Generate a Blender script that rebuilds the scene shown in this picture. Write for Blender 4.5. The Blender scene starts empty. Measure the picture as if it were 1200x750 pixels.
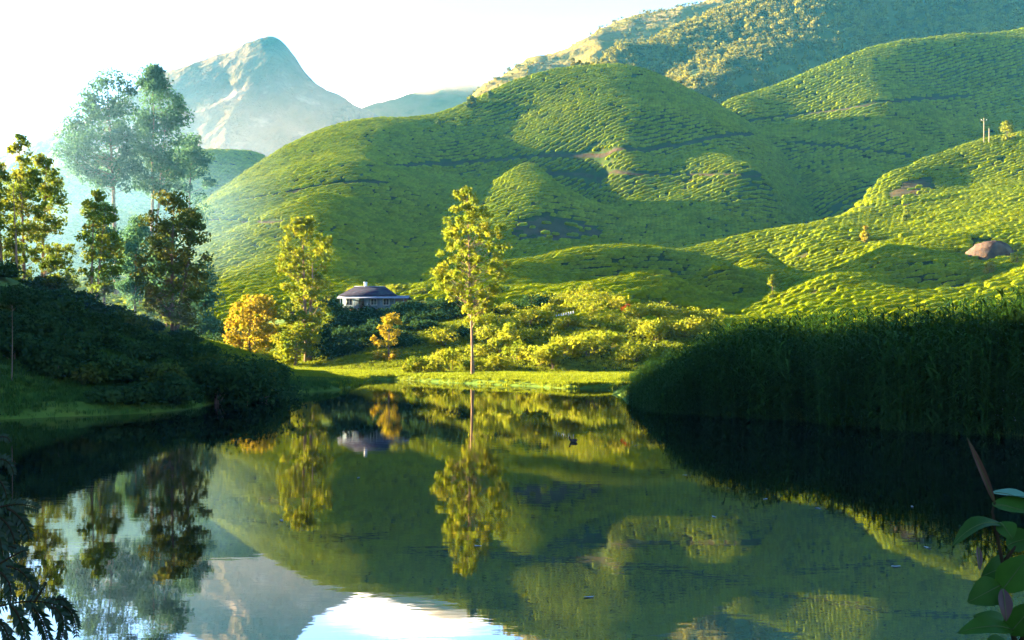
import bpy, math, random
import numpy as np
from mathutils import Vector

# ------------------------------------------------------------------ camera, sky, sun, exposure
SC = bpy.context.scene
COL = SC.collection
F, CX, HY, CH = 1167.0, 600.0, 408.0, 3.7      # focal length (px of a 1200 px wide frame), centre, horizon, eye height

cam = bpy.data.cameras.new('camera')
cam.sensor_width = 36.0
cam.lens = 36.0 * F / 1200.0
cam.shift_y = (HY - 375.0) / 1200.0
cam.clip_start, cam.clip_end = 0.1, 9000.0
camo = bpy.data.objects.new('camera', cam)
COL.objects.link(camo)
camo.location = (0, 0, CH)
camo.rotation_euler = (math.radians(90), 0, 0)
SC.camera = camo

SUN_EL = math.radians(13.0)
SUN_AZ = math.radians(-71.0)                    # from +Y, positive towards +X: light comes from the left, slightly ahead
SUN_DIR = Vector((math.sin(SUN_AZ) * math.cos(SUN_EL), math.cos(SUN_AZ) * math.cos(SUN_EL), math.sin(SUN_EL)))

world = bpy.data.worlds.new('World')
SC.world = world
world.use_nodes = True
wn, wl = world.node_tree.nodes, world.node_tree.links
bg = wn['Background']
sky = wn.new('ShaderNodeTexSky')
sky.sky_type = 'NISHITA'
sky.sun_disc = False
sky.sun_elevation = SUN_EL
sky.sun_rotation = SUN_AZ
sky.altitude = 2000
sky.air_density = 1.0
sky.dust_density = 1.5
sky.ozone_density = 6.0
# thin white cloud, soft and low
tc = wn.new('ShaderNodeTexCoord')
mp = wn.new('ShaderNodeMapping'); mp.inputs['Scale'].default_value = (2.2, 2.2, 5.0)
nz = wn.new('ShaderNodeTexNoise'); nz.inputs['Scale'].default_value = 1.3; nz.inputs['Detail'].default_value = 6
rp = wn.new('ShaderNodeValToRGB')
rp.color_ramp.elements[0].position = 0.56; rp.color_ramp.elements[1].position = 0.85
cm = wn.new('ShaderNodeMixRGB'); cm.inputs['Color2'].default_value = (4.0, 4.1, 4.3, 1)
wl.new(tc.outputs['Generated'], mp.inputs['Vector']); wl.new(mp.outputs[0], nz.inputs['Vector'])
wl.new(nz.outputs['Fac'], rp.inputs[0]); wl.new(rp.outputs[0], cm.inputs['Fac'])
# milky horizon haze, the same all the way round, broken up by the same soft noise
sx = wn.new('ShaderNodeSeparateXYZ'); wl.new(tc.outputs['Generated'], sx.inputs[0])
hz_ = wn.new('ShaderNodeMapRange'); hz_.interpolation_type = 'SMOOTHSTEP'
hz_.inputs['From Min'].default_value = 0.05; hz_.inputs['From Max'].default_value = 0.50; hz_.inputs['To Min'].default_value = 0.74; hz_.inputs['To Max'].default_value = 0.0
wl.new(sx.outputs['Z'], hz_.inputs[0])
nb = wn.new('ShaderNodeMath'); nb.operation = 'MULTIPLY_ADD'; nb.inputs[1].default_value = 0.8; nb.inputs[2].default_value = 0.55
wl.new(nz.outputs['Fac'], nb.inputs[0])
hm = wn.new('ShaderNodeMath'); hm.operation = 'MULTIPLY'; hm.use_clamp = True
wl.new(hz_.outputs[0], hm.inputs[0]); wl.new(nb.outputs[0], hm.inputs[1])
hc = wn.new('ShaderNodeMixRGB'); hc.inputs['Color2'].default_value = (1.55, 1.5, 1.42, 1)
wl.new(hm.outputs[0], hc.inputs['Fac']); wl.new(sky.outputs[0], hc.inputs['Color1'])
wl.new(hc.outputs[0], cm.inputs['Color1']); wl.new(cm.outputs[0], bg.inputs['Color'])
bg.inputs['Strength'].default_value = 0.05

sl = bpy.data.lights.new('sun', 'SUN')
sl.energy = 5.0
sl.angle = math.radians(0.5)
sl.color = (1.0, 0.78, 0.45)
so = bpy.data.objects.new('sun', sl)
COL.objects.link(so)
so.location = (-300, 60, 200)
so.rotation_euler = SUN_DIR.to_track_quat('Z', 'Y').to_euler()

vs = SC.view_settings
vs.view_transform = 'Standard'; vs.look = 'None'; vs.gamma = 1.0; vs.use_curve_mapping = False
vs.exposure = 4.8
SC.render.engine = 'CYCLES'
SC.cycles.use_denoising = True
SC.cycles.max_bounces = 6
SC.cycles.diffuse_bounces = 2
SC.cycles.glossy_bounces = 3
SC.cycles.transmission_bounces = 3
SC.cycles.volume_bounces = 1
SC.cycles.transparent_max_bounces = 6

# ------------------------------------------------------------------ helpers
RS = np.random.RandomState

def W(px, py, Y):
    "point of the place seen at photo pixel (px, py) at distance Y"
    return ((px - CX) / F * Y, Y, CH + (HY - py) / F * Y)

def shore(px, py):
    Y = F * CH / (py - HY)
    return ((px - CX) / F * Y, Y)

def proj(P):
    return CX + F * P[:, 0] / P[:, 1], HY - F * (P[:, 2] - CH) / P[:, 1]

def link(o, parent=None, **kw):
    COL.objects.link(o)
    if parent is not None:
        o.parent = parent
    for k, v in kw.items():
        if v is not None:
            o[k] = v
    return o

def empty(name, loc, **kw):
    o = bpy.data.objects.new(name, None)
    o.location = loc
    return link(o, None, **kw)

def mesh_np(name, V, Fc, mat=None, smooth=False):
    "V (n,3) array; Fc (m,k) index array or list of such arrays"
    V = np.asarray(V, dtype=np.float32)
    groups = Fc if isinstance(Fc, list) else [Fc]
    groups = [np.asarray(g, dtype=np.int32) for g in groups if len(g)]
    me = bpy.data.meshes.new(name)
    me.vertices.add(len(V)); me.vertices.foreach_set('co', V.ravel())
    nl = sum(g.size for g in groups); nf = sum(len(g) for g in groups)
    me.loops.add(nl); me.polygons.add(nf)
    me.loops.foreach_set('vertex_index', np.concatenate([g.ravel() for g in groups]))
    tot = np.concatenate([np.full(len(g), g.shape[1], np.int32) for g in groups])
    st = np.concatenate([[0], np.cumsum(tot)[:-1]]).astype(np.int32)
    me.polygons.foreach_set('loop_start', st)
    me.polygons.foreach_set('loop_total', tot)
    if smooth:
        me.polygons.foreach_set('use_smooth', np.ones(nf, bool))
    me.update(calc_edges=True); me.validate()
    if mat is not None:
        me.materials.append(mat)
    return me

def obj(name, me, parent=None, loc=None, **kw):
    o = bpy.data.objects.new(name, me)
    if loc is not None:
        o.location = loc
    return link(o, parent, **kw)

class MB:
    "collects simple solids into one mesh"
    def __init__(s): s.V, s.Q, s.T, s.n = [], [], [], 0
    def add(s, V, Q=(), T=()):
        V = np.asarray(V, float)
        s.V.append(V)
        if len(Q): s.Q.append(np.asarray(Q) + s.n)
        if len(T): s.T.append(np.asarray(T) + s.n)
        s.n += len(V)
        return s
    def box(s, x0, x1, y0, y1, z0, z1):
        V = [(x, y, z) for z in (z0, z1) for y in (y0, y1) for x in (x0, x1)]
        return s.add(V, [(0, 2, 3, 1), (4, 5, 7, 6), (0, 1, 5, 4), (2, 6, 7, 3), (0, 4, 6, 2), (1, 3, 7, 5)])
    def tube(s, P, R, k=7, cap=True):
        P = np.asarray(P, float); R = np.broadcast_to(np.asarray(R, float), (len(P),))
        T = np.gradient(P, axis=0); T /= np.linalg.norm(T, axis=1)[:, None] + 1e-9
        ref = np.array([1.0, 0, 0]) if abs(T[:, 0]).mean() < 0.75 else np.array([0, 1.0, 0])
        A = np.cross(T, ref); A /= np.linalg.norm(A, axis=1)[:, None] + 1e-9
        B = np.cross(T, A)
        th = np.linspace(0, 2 * math.pi, k, endpoint=False)
        V = P[:, None] + R[:, None, None] * (np.cos(th)[None, :, None] * A[:, None] + np.sin(th)[None, :, None] * B[:, None])
        V = V.reshape(-1, 3); n = len(P)
        Q = [(i * k + j, i * k + (j + 1) % k, (i + 1) * k + (j + 1) % k, (i + 1) * k + j) for i in range(n - 1) for j in range(k)]
        T3 = []
        if cap:
            V = np.vstack([V, P[0], P[-1]])
            T3 = [(n * k, (j + 1) % k, j) for j in range(k)] + [(n * k + 1, (n - 1) * k + j, (n - 1) * k + (j + 1) % k) for j in range(k)]
        return s.add(V, Q, T3)
    def mesh(s, name, mat=None, smooth=False):
        g = []
        if s.Q: g.append(np.vstack(s.Q))
        if s.T: g.append(np.vstack(s.T))
        return mesh_np(name, np.vstack(s.V), g, mat, smooth)

# --- value noise
_NT = RS(7).rand(256, 256)
def vnoise(x, y):
    xi, yi = np.floor(x).astype(int), np.floor(y).astype(int)
    fx, fy = x - xi, y - yi
    fx = fx * fx * (3 - 2 * fx); fy = fy * fy * (3 - 2 * fy)
    a, b = _NT[xi & 255, yi & 255], _NT[(xi + 1) & 255, yi & 255]
    c, d = _NT[xi & 255, (yi + 1) & 255], _NT[(xi + 1) & 255, (yi + 1) & 255]
    return (a * (1 - fx) + b * fx) * (1 - fy) + (c * (1 - fx) + d * fx) * fy
def fbm(x, y, scale, octs=4):
    s = 0; a = 0.5
    x = x / scale; y = y / scale
    for i in range(octs):
        s = s + a * (vnoise(x + 17.3 * i, y - 9.1 * i) * 2 - 1)
        x, y, a = x * 2.03, y * 2.03, a * 0.5
    return s
def ridged(x, y, scale, octs=5):
    s = 0; a = 0.5; x = x / scale; y = y / scale
    for i in range(octs):
        s = s + a * (1 - np.abs(vnoise(x + 31.7 * i, y - 12.9 * i) * 2 - 1)) ** 1.6
        x, y, a = x * 2.1 + .3 * y / 2.1, y * 2.1, a * 0.62
    return s - .74
def sstep(a, b, x):
    t = np.clip((x - a) / (b - a), 0, 1)
    return t * t * (3 - 2 * t)

# ------------------------------------------------------------------ materials
def new_mat(name):
    m = bpy.data.materials.new(name); m.use_nodes = True
    n = m.node_tree.nodes; n.clear()
    out = n.new('ShaderNodeOutputMaterial')
    return m, n, m.node_tree.links, out

def ramp_noise(n, l, cols, scale, detail=5, coord='Object', pos=None, rough=0.6, stretch=None):
    tc = n.new('ShaderNodeTexCoord'); nz = n.new('ShaderNodeTexNoise')
    nz.inputs['Scale'].default_value = scale; nz.inputs['Detail'].default_value = detail
    nz.inputs['Roughness'].default_value = rough
    src = tc.outputs[coord]
    if stretch:
        mp = n.new('ShaderNodeMapping'); mp.inputs['Scale'].default_value = stretch
        l.new(src, mp.inputs['Vector']); src = mp.outputs[0]
    l.new(src, nz.inputs['Vector'])
    r = n.new('ShaderNodeValToRGB')
    e = r.color_ramp.elements
    k = len(cols)
    pos = pos or [0.3 + 0.4 * i / (k - 1) for i in range(k)]
    while len(e) < k: e.new(0.5)
    for i, c in enumerate(cols):
        e[i].position = pos[i]; e[i].color = (*c, 1)
    l.new(nz.outputs['Fac'], r.inputs[0])
    return r.outputs[0], nz.outputs['Fac']

def surf(name, cols, scale=1.0, rough=0.9, bump=0.0, bscale=None, detail=5, pos=None, spec=0.0, stretch=None, metallic=0.0, bd=0.3):
    m, n, l, out = new_mat(name)
    b = n.new('ShaderNodeBsdfPrincipled')
    c, f = ramp_noise(n, l, cols, scale, detail, pos=pos, stretch=stretch)
    l.new(c, b.inputs['Base Color'])
    b.inputs['Roughness'].default_value = rough
    b.inputs['Specular IOR Level'].default_value = spec
    b.inputs['Metallic'].default_value = metallic
    if bump:
        c2, f2 = ramp_noise(n, l, [(0, 0, 0), (1, 1, 1)], bscale or scale * 4, 4, stretch=stretch)
        bp = n.new('ShaderNodeBump'); bp.inputs['Strength'].default_value = bump; bp.inputs['Distance'].default_value = bd
        l.new(f2, bp.inputs['Height']); l.new(bp.outputs[0], b.inputs['Normal'])
    l.new(b.outputs[0], out.inputs['Surface'])
    return m

def leafmat(name, cols, scale=0.6, trans=0.35, rnd=0.25, bump=0.0, gloss=0.0, drift=0.0):
    "foliage: diffuse + translucent, colours vary by clump and by individual"
    m, n, l, out = new_mat(name)
    c, f = ramp_noise(n, l, cols, scale, 4)
    oi = n.new('ShaderNodeObjectInfo')
    hs = n.new('ShaderNodeHueSaturation')
    mr = n.new('ShaderNodeMapRange'); mr.inputs['To Min'].default_value = 1 - rnd; mr.inputs['To Max'].default_value = 1 + rnd
    l.new(oi.outputs['Random'], mr.inputs[0]); l.new(mr.outputs[0], hs.inputs['Value']); l.new(c, hs.inputs['Color'])
    if drift:
        ge = n.new('ShaderNodeNewGeometry'); nd = n.new('ShaderNodeTexNoise'); nd.inputs['Scale'].default_value = 0.06; nd.inputs['Detail'].default_value = 5; nd.inputs['Roughness'].default_value = .65
        l.new(ge.outputs['Position'], nd.inputs['Vector'])
        for sock, lo, hi in (('Saturation', 1.0, 1.0), ('Hue', .5 + .05 * drift, .5 - .05 * drift)):
            q = n.new('ShaderNodeMapRange'); q.inputs['From Min'].default_value = .3; q.inputs['From Max'].default_value = .7; q.inputs['To Min'].default_value = lo; q.inputs['To Max'].default_value = hi
            l.new(nd.outputs['Fac'], q.inputs[0]); l.new(q.outputs[0], hs.inputs[sock])
        q = n.new('ShaderNodeMapRange'); q.inputs['From Min'].default_value = .3; q.inputs['From Max'].default_value = .7; q.inputs['To Min'].default_value = 1 - .55 * drift; q.inputs['To Max'].default_value = 1 + .45 * drift
        l.new(nd.outputs['Fac'], q.inputs[0]); mm = n.new('ShaderNodeMath'); mm.operation = 'MULTIPLY'
        l.new(mr.outputs[0], mm.inputs[0]); l.new(q.outputs[0], mm.inputs[1]); l.new(mm.outputs[0], hs.inputs['Value'])
    d = n.new('ShaderNodeBsdfPrincipled'); d.inputs['Roughness'].default_value = 0.55 if gloss else 0.85
    d.inputs['Specular IOR Level'].default_value = gloss or 0.01
    t = n.new('ShaderNodeBsdfTranslucent')
    mx = n.new('ShaderNodeMixShader'); mx.inputs[0].default_value = trans
    l.new(hs.outputs[0], d.inputs['Base Color']); l.new(hs.outputs[0], t.inputs['Color'])
    if bump:
        tc = n.new('ShaderNodeTexCoord'); nz = n.new('ShaderNodeTexNoise'); nz.inputs['Scale'].default_value = 5.0
        l.new(tc.outputs['Object'], nz.inputs['Vector'])
        bp = n.new('ShaderNodeBump'); bp.inputs['Strength'].default_value = bump; bp.inputs['Distance'].default_value = 0.25
        l.new(nz.outputs['Fac'], bp.inputs['Height']); l.new(bp.outputs[0], d.inputs['Normal'])
    l.new(d.outputs[0], mx.inputs[1]); l.new(t.outputs[0], mx.inputs[2]); l.new(mx.outputs[0], out.inputs['Surface'])
    return m

M = {}
M['tea'] = leafmat('tea_leaf', [(.070, .104, .001), (.124, .152, .0015), (.174, .182, .002)], 1.4, 0.25, 0.25, 0.9, drift=.22)
M['soil_tea'] = surf('tea_soil', [(.008, .016, .004), (.016, .024, .005), (.028, .022, .010)], 0.25, 0.95, 0.3)
M['path'] = surf('path_earth', [(.024, .018, .012), (.018, .014, .010), (.045, .030, .018)], 0.3, 0.95, 0.3)
M['earth'] = surf('bare_earth', [(.018, .018, .010), (.030, .024, .014), (.05, .034, .018)], 0.25, 0.95, 0.6)
M['grass_hill'] = surf('dry_grass', [(.050, .050, .010), (.085, .070, .016), (.11, .078, .026), (.05, .058, .012)], 0.02, 0.95, 0.8, 0.05, 8, bd=6)
M['forest_floor'] = surf('forest_floor', [(.03, .045, .012), (.06, .06, .015)], 0.05, 0.95, 0.4)
M['peak'] = surf('mountain_rock', [(.034, .028, .012), (.055, .042, .022), (.075, .053, .032), (.16, .115, .08)], 0.013, 0.95, 1.0, 0.03, 10, pos=[.3, .45, .58, .70], bd=16)
M['ground'] = surf('valley_grass', [(.020, .045, .007), (.040, .070, .009), (.075, .090, .012)], 0.3, 0.95, 0.4, 1.5, spec=.03)
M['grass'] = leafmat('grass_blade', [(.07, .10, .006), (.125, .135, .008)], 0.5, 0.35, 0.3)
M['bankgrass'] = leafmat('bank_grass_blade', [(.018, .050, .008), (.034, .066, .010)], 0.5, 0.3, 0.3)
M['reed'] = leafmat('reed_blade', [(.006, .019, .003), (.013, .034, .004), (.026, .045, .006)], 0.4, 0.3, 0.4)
M['bark_pale'] = surf('pale_bark', [(.20, .13, .08), (.12, .08, .05), (.27, .19, .13)], 0.8, 0.9, 0.4, stretch=(1, 1, .25))
M['bark_dark'] = surf('dark_bark', [(.07, .05, .035), (.12, .08, .05)], 1.0, 0.9, 0.4, stretch=(1, 1, .25))
M['gold'] = leafmat('golden_leaf', [(.060, .098, .006), (.115, .135, .008), (.18, .155, .010)], 0.7, 0.4, 0.1)
M['orange'] = leafmat('orange_leaf', [(.14, .13, .008), (.20, .15, .010), (.24, .145, .012)], 0.5, 0.4, 0.1)
M['euca'] = leafmat('eucalyptus_leaf', [(.045, .085, .010), (.085, .118, .012), (.15, .130, .014)], 0.4, 0.35, 0.1)
M['oak'] = leafmat('dark_leaf', [(.032, .060, .012), (.058, .078, .014), (.105, .082, .016)], 0.4, 0.3, 0.1)
M['mistleaf'] = leafmat('blue_green_leaf', [(.03, .075, .03), (.05, .10, .04)], 0.15, 0.35, 0.1)
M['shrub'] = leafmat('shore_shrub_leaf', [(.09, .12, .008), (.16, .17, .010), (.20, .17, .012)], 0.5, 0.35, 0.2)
M['darkshrub'] = leafmat('shade_shrub_leaf', [(.007, .020, .006), (.013, .032, .008), (.021, .038, .009)], 0.4, 0.3, 0.2)  # shaded copy of the shrub leaf, shade put into its dark tones
M['forest'] = leafmat('forest_leaf', [(.066, .072, .007), (.112, .094, .009), (.155, .106, .011)], 0.02, 0.3, 0.35)
M['rock'] = surf('boulder_rock', [(.028, .020, .018), (.05, .034, .026), (.09, .058, .038)], 0.5, 0.9, 0.8)

def water_mat():
    m, n, l, out = new_mat('lake_water')
    b = n.new('ShaderNodeBsdfPrincipled')
    b.inputs['Base Color'].default_value = (.0008, .0016, .0014, 1)
    b.inputs['Roughness'].default_value = 0.015
    b.inputs['IOR'].default_value = 5.0
    b.inputs['Specular IOR Level'].default_value = 0.5
    tc = n.new('ShaderNodeTexCoord')
    mp = n.new('ShaderNodeMapping'); mp.inputs['Scale'].default_value = (0.55, 1.5, 1)
    nz = n.new('ShaderNodeTexNoise'); nz.inputs['Scale'].default_value = 2.2; nz.inputs['Detail'].default_value = 3
    nz2 = n.new('ShaderNodeTexNoise'); nz2.inputs['Scale'].default_value = 0.10; nz2.inputs['Detail'].default_value = 2
    l.new(tc.outputs['Object'], mp.inputs['Vector']); l.new(mp.outputs[0], nz.inputs['Vector']); l.new(tc.outputs['Object'], nz2.inputs['Vector'])
    mr = n.new('ShaderNodeMapRange'); mr.inputs['From Min'].default_value = .35; mr.inputs['From Max'].default_value = .7
    mr.inputs['To Min'].default_value = 0.15; mr.inputs['To Max'].default_value = 1.0
    l.new(nz2.outputs['Fac'], mr.inputs[0])
    mu = n.new('ShaderNodeMath'); mu.operation = 'MULTIPLY'
    l.new(nz.outputs['Fac'], mu.inputs[0]); l.new(mr.outputs[0], mu.inputs[1])
    bp = n.new('ShaderNodeBump'); bp.inputs['Strength'].default_value = 0.035; bp.inputs['Distance'].default_value = 0.05
    l.new(mu.outputs[0], bp.inputs['Height']); l.new(bp.outputs[0], b.inputs['Normal'])
    l.new(b.outputs[0], out.inputs['Surface'])
    return m
M['water'] = water_mat()

# ------------------------------------------------------------------ terrain
class TPS:
    def __init__(s, P, reg=1e-4):
        P = np.asarray(P, float)
        s.c = P[:, :2].mean(0); s.k = 100.0
        s.X = (P[:, :2] - s.c) / s.k
        n = len(P)
        K = s.phi(s.X[:, None] - s.X[None]) + reg * np.eye(n)
        A = np.zeros((n + 3, n + 3))
        A[:n, :n] = K; A[:n, n] = 1; A[:n, n + 1:] = s.X
        A[n, :n] = 1; A[n + 1:, :n] = s.X.T
        s.w = np.linalg.solve(A, np.concatenate([P[:, 2], [0, 0, 0]]))
    @staticmethod
    def phi(d):
        r2 = (d ** 2).sum(-1)
        return 0.5 * r2 * np.log(r2 + 1e-12)
    def __call__(s, x, y):
        sh = np.shape(x)
        Q = (np.stack([np.ravel(x), np.ravel(y)], 1) - s.c) / s.k
        out = np.empty(len(Q))
        for i in range(0, len(Q), 20000):
            q = Q[i:i + 20000]
            out[i:i + 20000] = s.phi(q[:, None] - s.X[None]) @ s.w[:-3] + s.w[-3] + q @ s.w[-2:]
        return out.reshape(sh)

class Hill:
    def __init__(s, name, pix, hidden=(), box=None, border_z=-8.0, step=2.5, noise=(0, 10), bstep=40, reg=1e-4, soft=None):
        P = [W(*p) for p in pix] + list(hidden)
        x0, x1, y0, y1 = box
        for x in np.arange(x0, x1 + 1, bstep):
            P += [(x, y0, border_z), (x, y1, border_z)]
        for y in np.arange(y0 + bstep, y1 - bstep / 2, bstep):
            P += [(x0, y, border_z), (x1, y, border_z)]
        s.tps = TPS(P, reg); s.box = box; s.noise = noise; s.step = step; s.name = name
    def __call__(s, x, y):
        z = s.tps(x, y)
        if s.noise[0]:
            z = z + s.noise[0] * (ridged(x, y, s.noise[1], 6) if len(s.noise) > 2 else fbm(x, y, s.noise[1], 5))
        return z
    def build(s, mat, **kw):
        x0, x1, y0, y1 = s.box
        xs = np.arange(x0, x1 + s.step, s.step); ys = np.arange(y0, y1 + s.step, s.step)
        X, Y = np.meshgrid(xs, ys)
        Z = np.maximum(s(X, Y), -9.0)
        s.o = grid_obj(s.name, X, Y, Z, mat, **kw)
        return s

def grid_obj(name, X, Y, Z, mat, **kw):
    r, c = X.shape
    V = np.stack([X.ravel(), Y.ravel(), Z.ravel()], 1)
    i = (np.arange(r - 1)[:, None] * c + np.arange(c - 1)[None]).ravel()
    Q = np.stack([i, i + 1, i + c + 1, i + c], 1)
    keep = V[Q, 2].max(1) > -6.5
    return obj(name, mesh_np(name, V, Q[keep], mat, True), None, **kw)

def behind(pts, dy, dz):
    out = []
    for p in pts:
        x, y, z = W(*p)
        out.append((x * (y + dy) / y, y + dy, z - dz))
    return out

# near tea slope on the right
n_crest = [(485, 348, 192), (540, 328, 205), (600, 313, 215), (700, 300, 225), (780, 293, 235), (860, 280, 245), (930, 266, 255), (985, 256, 262)]
n_knoll = [(1030, 208, 298), (1080, 186, 306), (1140, 170, 312), (1200, 156, 318), (1300, 140, 330)]
n_face = [(500, 362, 180), (560, 350, 180), (600, 330, 207), (650, 328, 213), (700, 325, 218), (780, 317, 228), (830, 306, 237),
          (600, 350, 172), (650, 346, 174), (700, 342, 174), (745, 348, 162), (790, 334, 173), (840, 317, 180), (890, 300, 192), (940, 289, 212), (990, 278, 226),
          (740, 362, 155), (800, 352, 174), (835, 345, 184), (880, 330, 202), (930, 313, 215), (975, 298, 216), (1005, 290, 222),
          (620, 372, 152), (700, 366, 146), (760, 370, 147), (830, 364, 163), (895, 355, 174), (940, 336, 190), (975, 316, 194), (1015, 298, 210),
          (620, 382, 145), (700, 378, 140), (800, 382, 136), (900, 374, 146),
          (943, 362, 139), (985, 326, 156), (1045, 301, 176), (1100, 283, 192), (1200, 255, 216),
          (960, 371, 132), (1050, 343, 148), (1090, 322, 162), (1050, 368, 132), (1110, 345, 156), (1085, 356, 150), (1130, 318, 172), (1200, 292, 188),
          (1090, 372, 127), (1150, 348, 134), (1200, 325, 141), (1300, 290, 150),
          (1008, 236, 288), (1100, 214, 284), (1130, 200, 292), (1200, 190, 288), (1050, 244, 263), (1120, 236, 257), (1200, 224, 247), (1045, 258, 256), (1090, 256, 250), (1040, 272, 238), (1300, 200, 260)]
hill_near = Hill('tea_slope_hill', n_crest + n_knoll + n_face,
                 behind(n_crest, 55, 14) + behind(n_knoll, 55, 18) + [(-45, 175, 2)],
                 box=(-60, 280, 95, 415), step=2.0, noise=(3.0, 45)).build(M['soil_tea'], kind='structure')

# central hill
b_top = [(540, 125, 450), (600, 103, 450), (650, 89, 450), (700, 80, 452), (740, 80, 455), (780, 95, 465), (820, 118, 475), (850, 136, 482), (885, 155, 488)]
b_back = [(250, 232, 430), (300, 197, 440), (350, 167, 450), (400, 152, 460), (450, 146, 466), (510, 143, 466)]
b_face = [(510, 147, 432), (440, 160, 406), (410, 195, 350), (385, 230, 306), (372, 265, 270), (352, 300, 240), (322, 345, 206),
          (350, 190, 395), (300, 215, 372), (260, 240, 352), (250, 262, 322), (300, 260, 312), (340, 235, 335), (250, 300, 272), (300, 300, 256),
          (250, 340, 226), (300, 332, 222), (280, 368, 194),
          (470, 200, 378), (530, 205, 398), (555, 235, 345), (590, 222, 328), (626, 195, 350), (634, 220, 318), (622, 246, 302), (585, 264, 297),
          (700, 222, 380), (690, 255, 350), (665, 240, 352), (450, 260, 312), (530, 270, 312), (450, 300, 266), (530, 300, 270), (600, 290, 278), (700, 282, 300),
          (450, 340, 222), (530, 325, 240), (640, 312, 262), (390, 330, 222), (400, 360, 195),
          (600, 140, 436), (650, 131, 426), (700, 130, 412), (745, 112, 424), (768, 140, 402), (560, 165, 420), (640, 175, 402), (720, 176, 382), (800, 163, 394), (855, 152, 408),
          (845, 138, 420), (810, 138, 408), (800, 115, 440), (720, 200, 372), (762, 182, 384), (830, 186, 368), (892, 204, 350), (890, 226, 342), (800, 218, 356), (930, 220, 402), (960, 240, 408),
          (850, 270, 312), (930, 255, 350), (800, 250, 328), (750, 250, 333), (700, 250, 348), (780, 290, 290)]
hill_mid = Hill('central_tea_hill', b_top + b_back + b_face, behind(b_top, 90, 40) + behind(b_back, 90, 35),
                box=(-210, 230, 165, 640), step=3.0, noise=(1.6, 40)).build(M['soil_tea'], kind='structure')

# right hill behind
c_top = [(830, 145, 500), (900, 106, 510), (960, 81, 520), (1010, 63, 525), (1060, 51, 530), (1130, 41, 540), (1200, 33, 550), (1320, 20, 570)]
c_face = [(1020, 92, 490), (1030, 120, 462), (1042, 150, 436), (1030, 178, 420), (960, 112, 492), (900, 128, 490), (960, 150, 462), (900, 152, 466), (880, 165, 450),
          (930, 188, 434), (970, 215, 402), (1100, 90, 505), (1100, 130, 474), (1100, 170, 434), (1200, 90, 505), (1200, 140, 455), (1150, 182, 412), (1060, 205, 395), (1000, 235, 380), (1300, 150, 440)]
hill_right = Hill('right_tea_hill', c_top + c_face, behind(c_top, 90, 45), box=(60, 440, 330, 720), step=4.0, noise=(1.6, 45)).build(M['soil_tea'], kind='structure')

# misty slope at the far left
g_pts = [(-250, 225, 430), (-100, 245, 425), (0, 258, 420), (100, 268, 410), (170, 262, 400), (230, 270, 390), (290, 300, 380), (0, 320, 290), (100, 325, 280), (180, 320, 275), (0, 372, 190), (120, 372, 190), (200, 370, 190),
         (235, 178, 640), (270, 178, 640), (302, 180, 640), (180, 185, 640), (100, 200, 640), (0, 215, 640)]
hill_left = Hill('left_misty_hill', g_pts, behind(g_pts[:6], 70, 18) + [(-300, 740, 60), (-180, 740, 60)], box=(-480, -40, 150, 860), step=6.0, noise=(3.0, 60), bstep=60).build(M['soil_tea'], kind='structure')

# forest mountain and dry grass mountain beyond
d_top = [(690, 100, 760), (740, 68, 780), (780, 45, 790), (830, 20, 800), (880, 0, 810), (940, -25, 820), (1000, -42, 830), (1100, -60, 850), (1250, -80, 870)]
d_face = [(985, -12, 790), (955, 35, 745), (890, 72, 702), (815, 110, 660), (1020, 40, 790), (1100, 20, 800), (1200, 0, 810), (950, 92, 705), (1050, 62, 740), (1200, 42, 740),
          (880, 122, 660), (1000, 122, 640), (1200, 122, 620), (800, 75, 740), (860, 45, 760), (760, 90, 735)]
hill_forest = Hill('forest_mountain', d_top + d_face, behind(d_top, 160, 90), box=(20, 760, 540, 1120), step=8.0, noise=(9, 90), bstep=80).build(M['forest_floor'], kind='structure')
e_top = [(545, 122, 900), (575, 108, 920), (600, 90, 940), (640, 70, 960), (700, 33, 1000), (740, 17, 1010), (790, 4, 1020), (850, -15, 1040), (950, -30, 1060), (1100, -40, 1080)]
e_face = [(640, 98, 880), (700, 78, 880), (730, 60, 905), (760, 45, 935), (800, 30, 955), (660, 130, 820), (760, 110, 850)]
hill_dry = Hill('dry_grass_mountain', e_top + e_face, behind(e_top, 220, 110), box=(-110, 620, 720, 1400), step=5.0, noise=(24, 170, 1), bstep=90).build(M['grass_hill'], kind='structure')
def far(pts, k): return [(a, b, c * k) for a, b, c in pts]
m_top = far([(330, 168, 1360), (400, 146, 1380), (430, 137, 1400), (470, 122, 1420), (510, 110, 1440), (550, 101, 1450), (580, 97, 1460), (640, 85, 1480), (720, 60, 1500)], 1.3)
hill_mist = Hill('misty_far_ridge', m_top + far([(430, 200, 1200), (520, 190, 1200), (600, 190, 1200)], 1.3), behind(m_top, 260, 150), box=(-540, 470, 1400, 2300), step=10, noise=(38, 230, 1), bstep=160).build(M['grass_hill'], kind='structure')
f_top = far([(-150, 230, 1900), (-50, 205, 1900), (50, 168, 1900), (100, 148, 1900), (150, 112, 1900), (200, 84, 1900), (235, 64, 1900), (265, 53, 1900), (290, 46, 1900), (312, 44, 1900), (325, 47, 1900),
         (345, 70, 1900), (360, 90, 1900), (385, 108, 1900), (420, 130, 1900), (480, 158, 1900), (560, 190, 1900)], .9)
f_face = far([(270, 100, 1800), (320, 92, 1800), (240, 130, 1740), (340, 140, 1740), (200, 160, 1700), (280, 180, 1640), (380, 180, 1660), (120, 190, 1680), (0, 230, 1650)], .9)
hill_peak = Hill('rocky_peak', f_top + f_face, behind(f_top, 200, 140), box=(-1140, 190, 1330, 2180), step=6, noise=(24, 170, 1), bstep=120).build(M['peak'], kind='structure')

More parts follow.
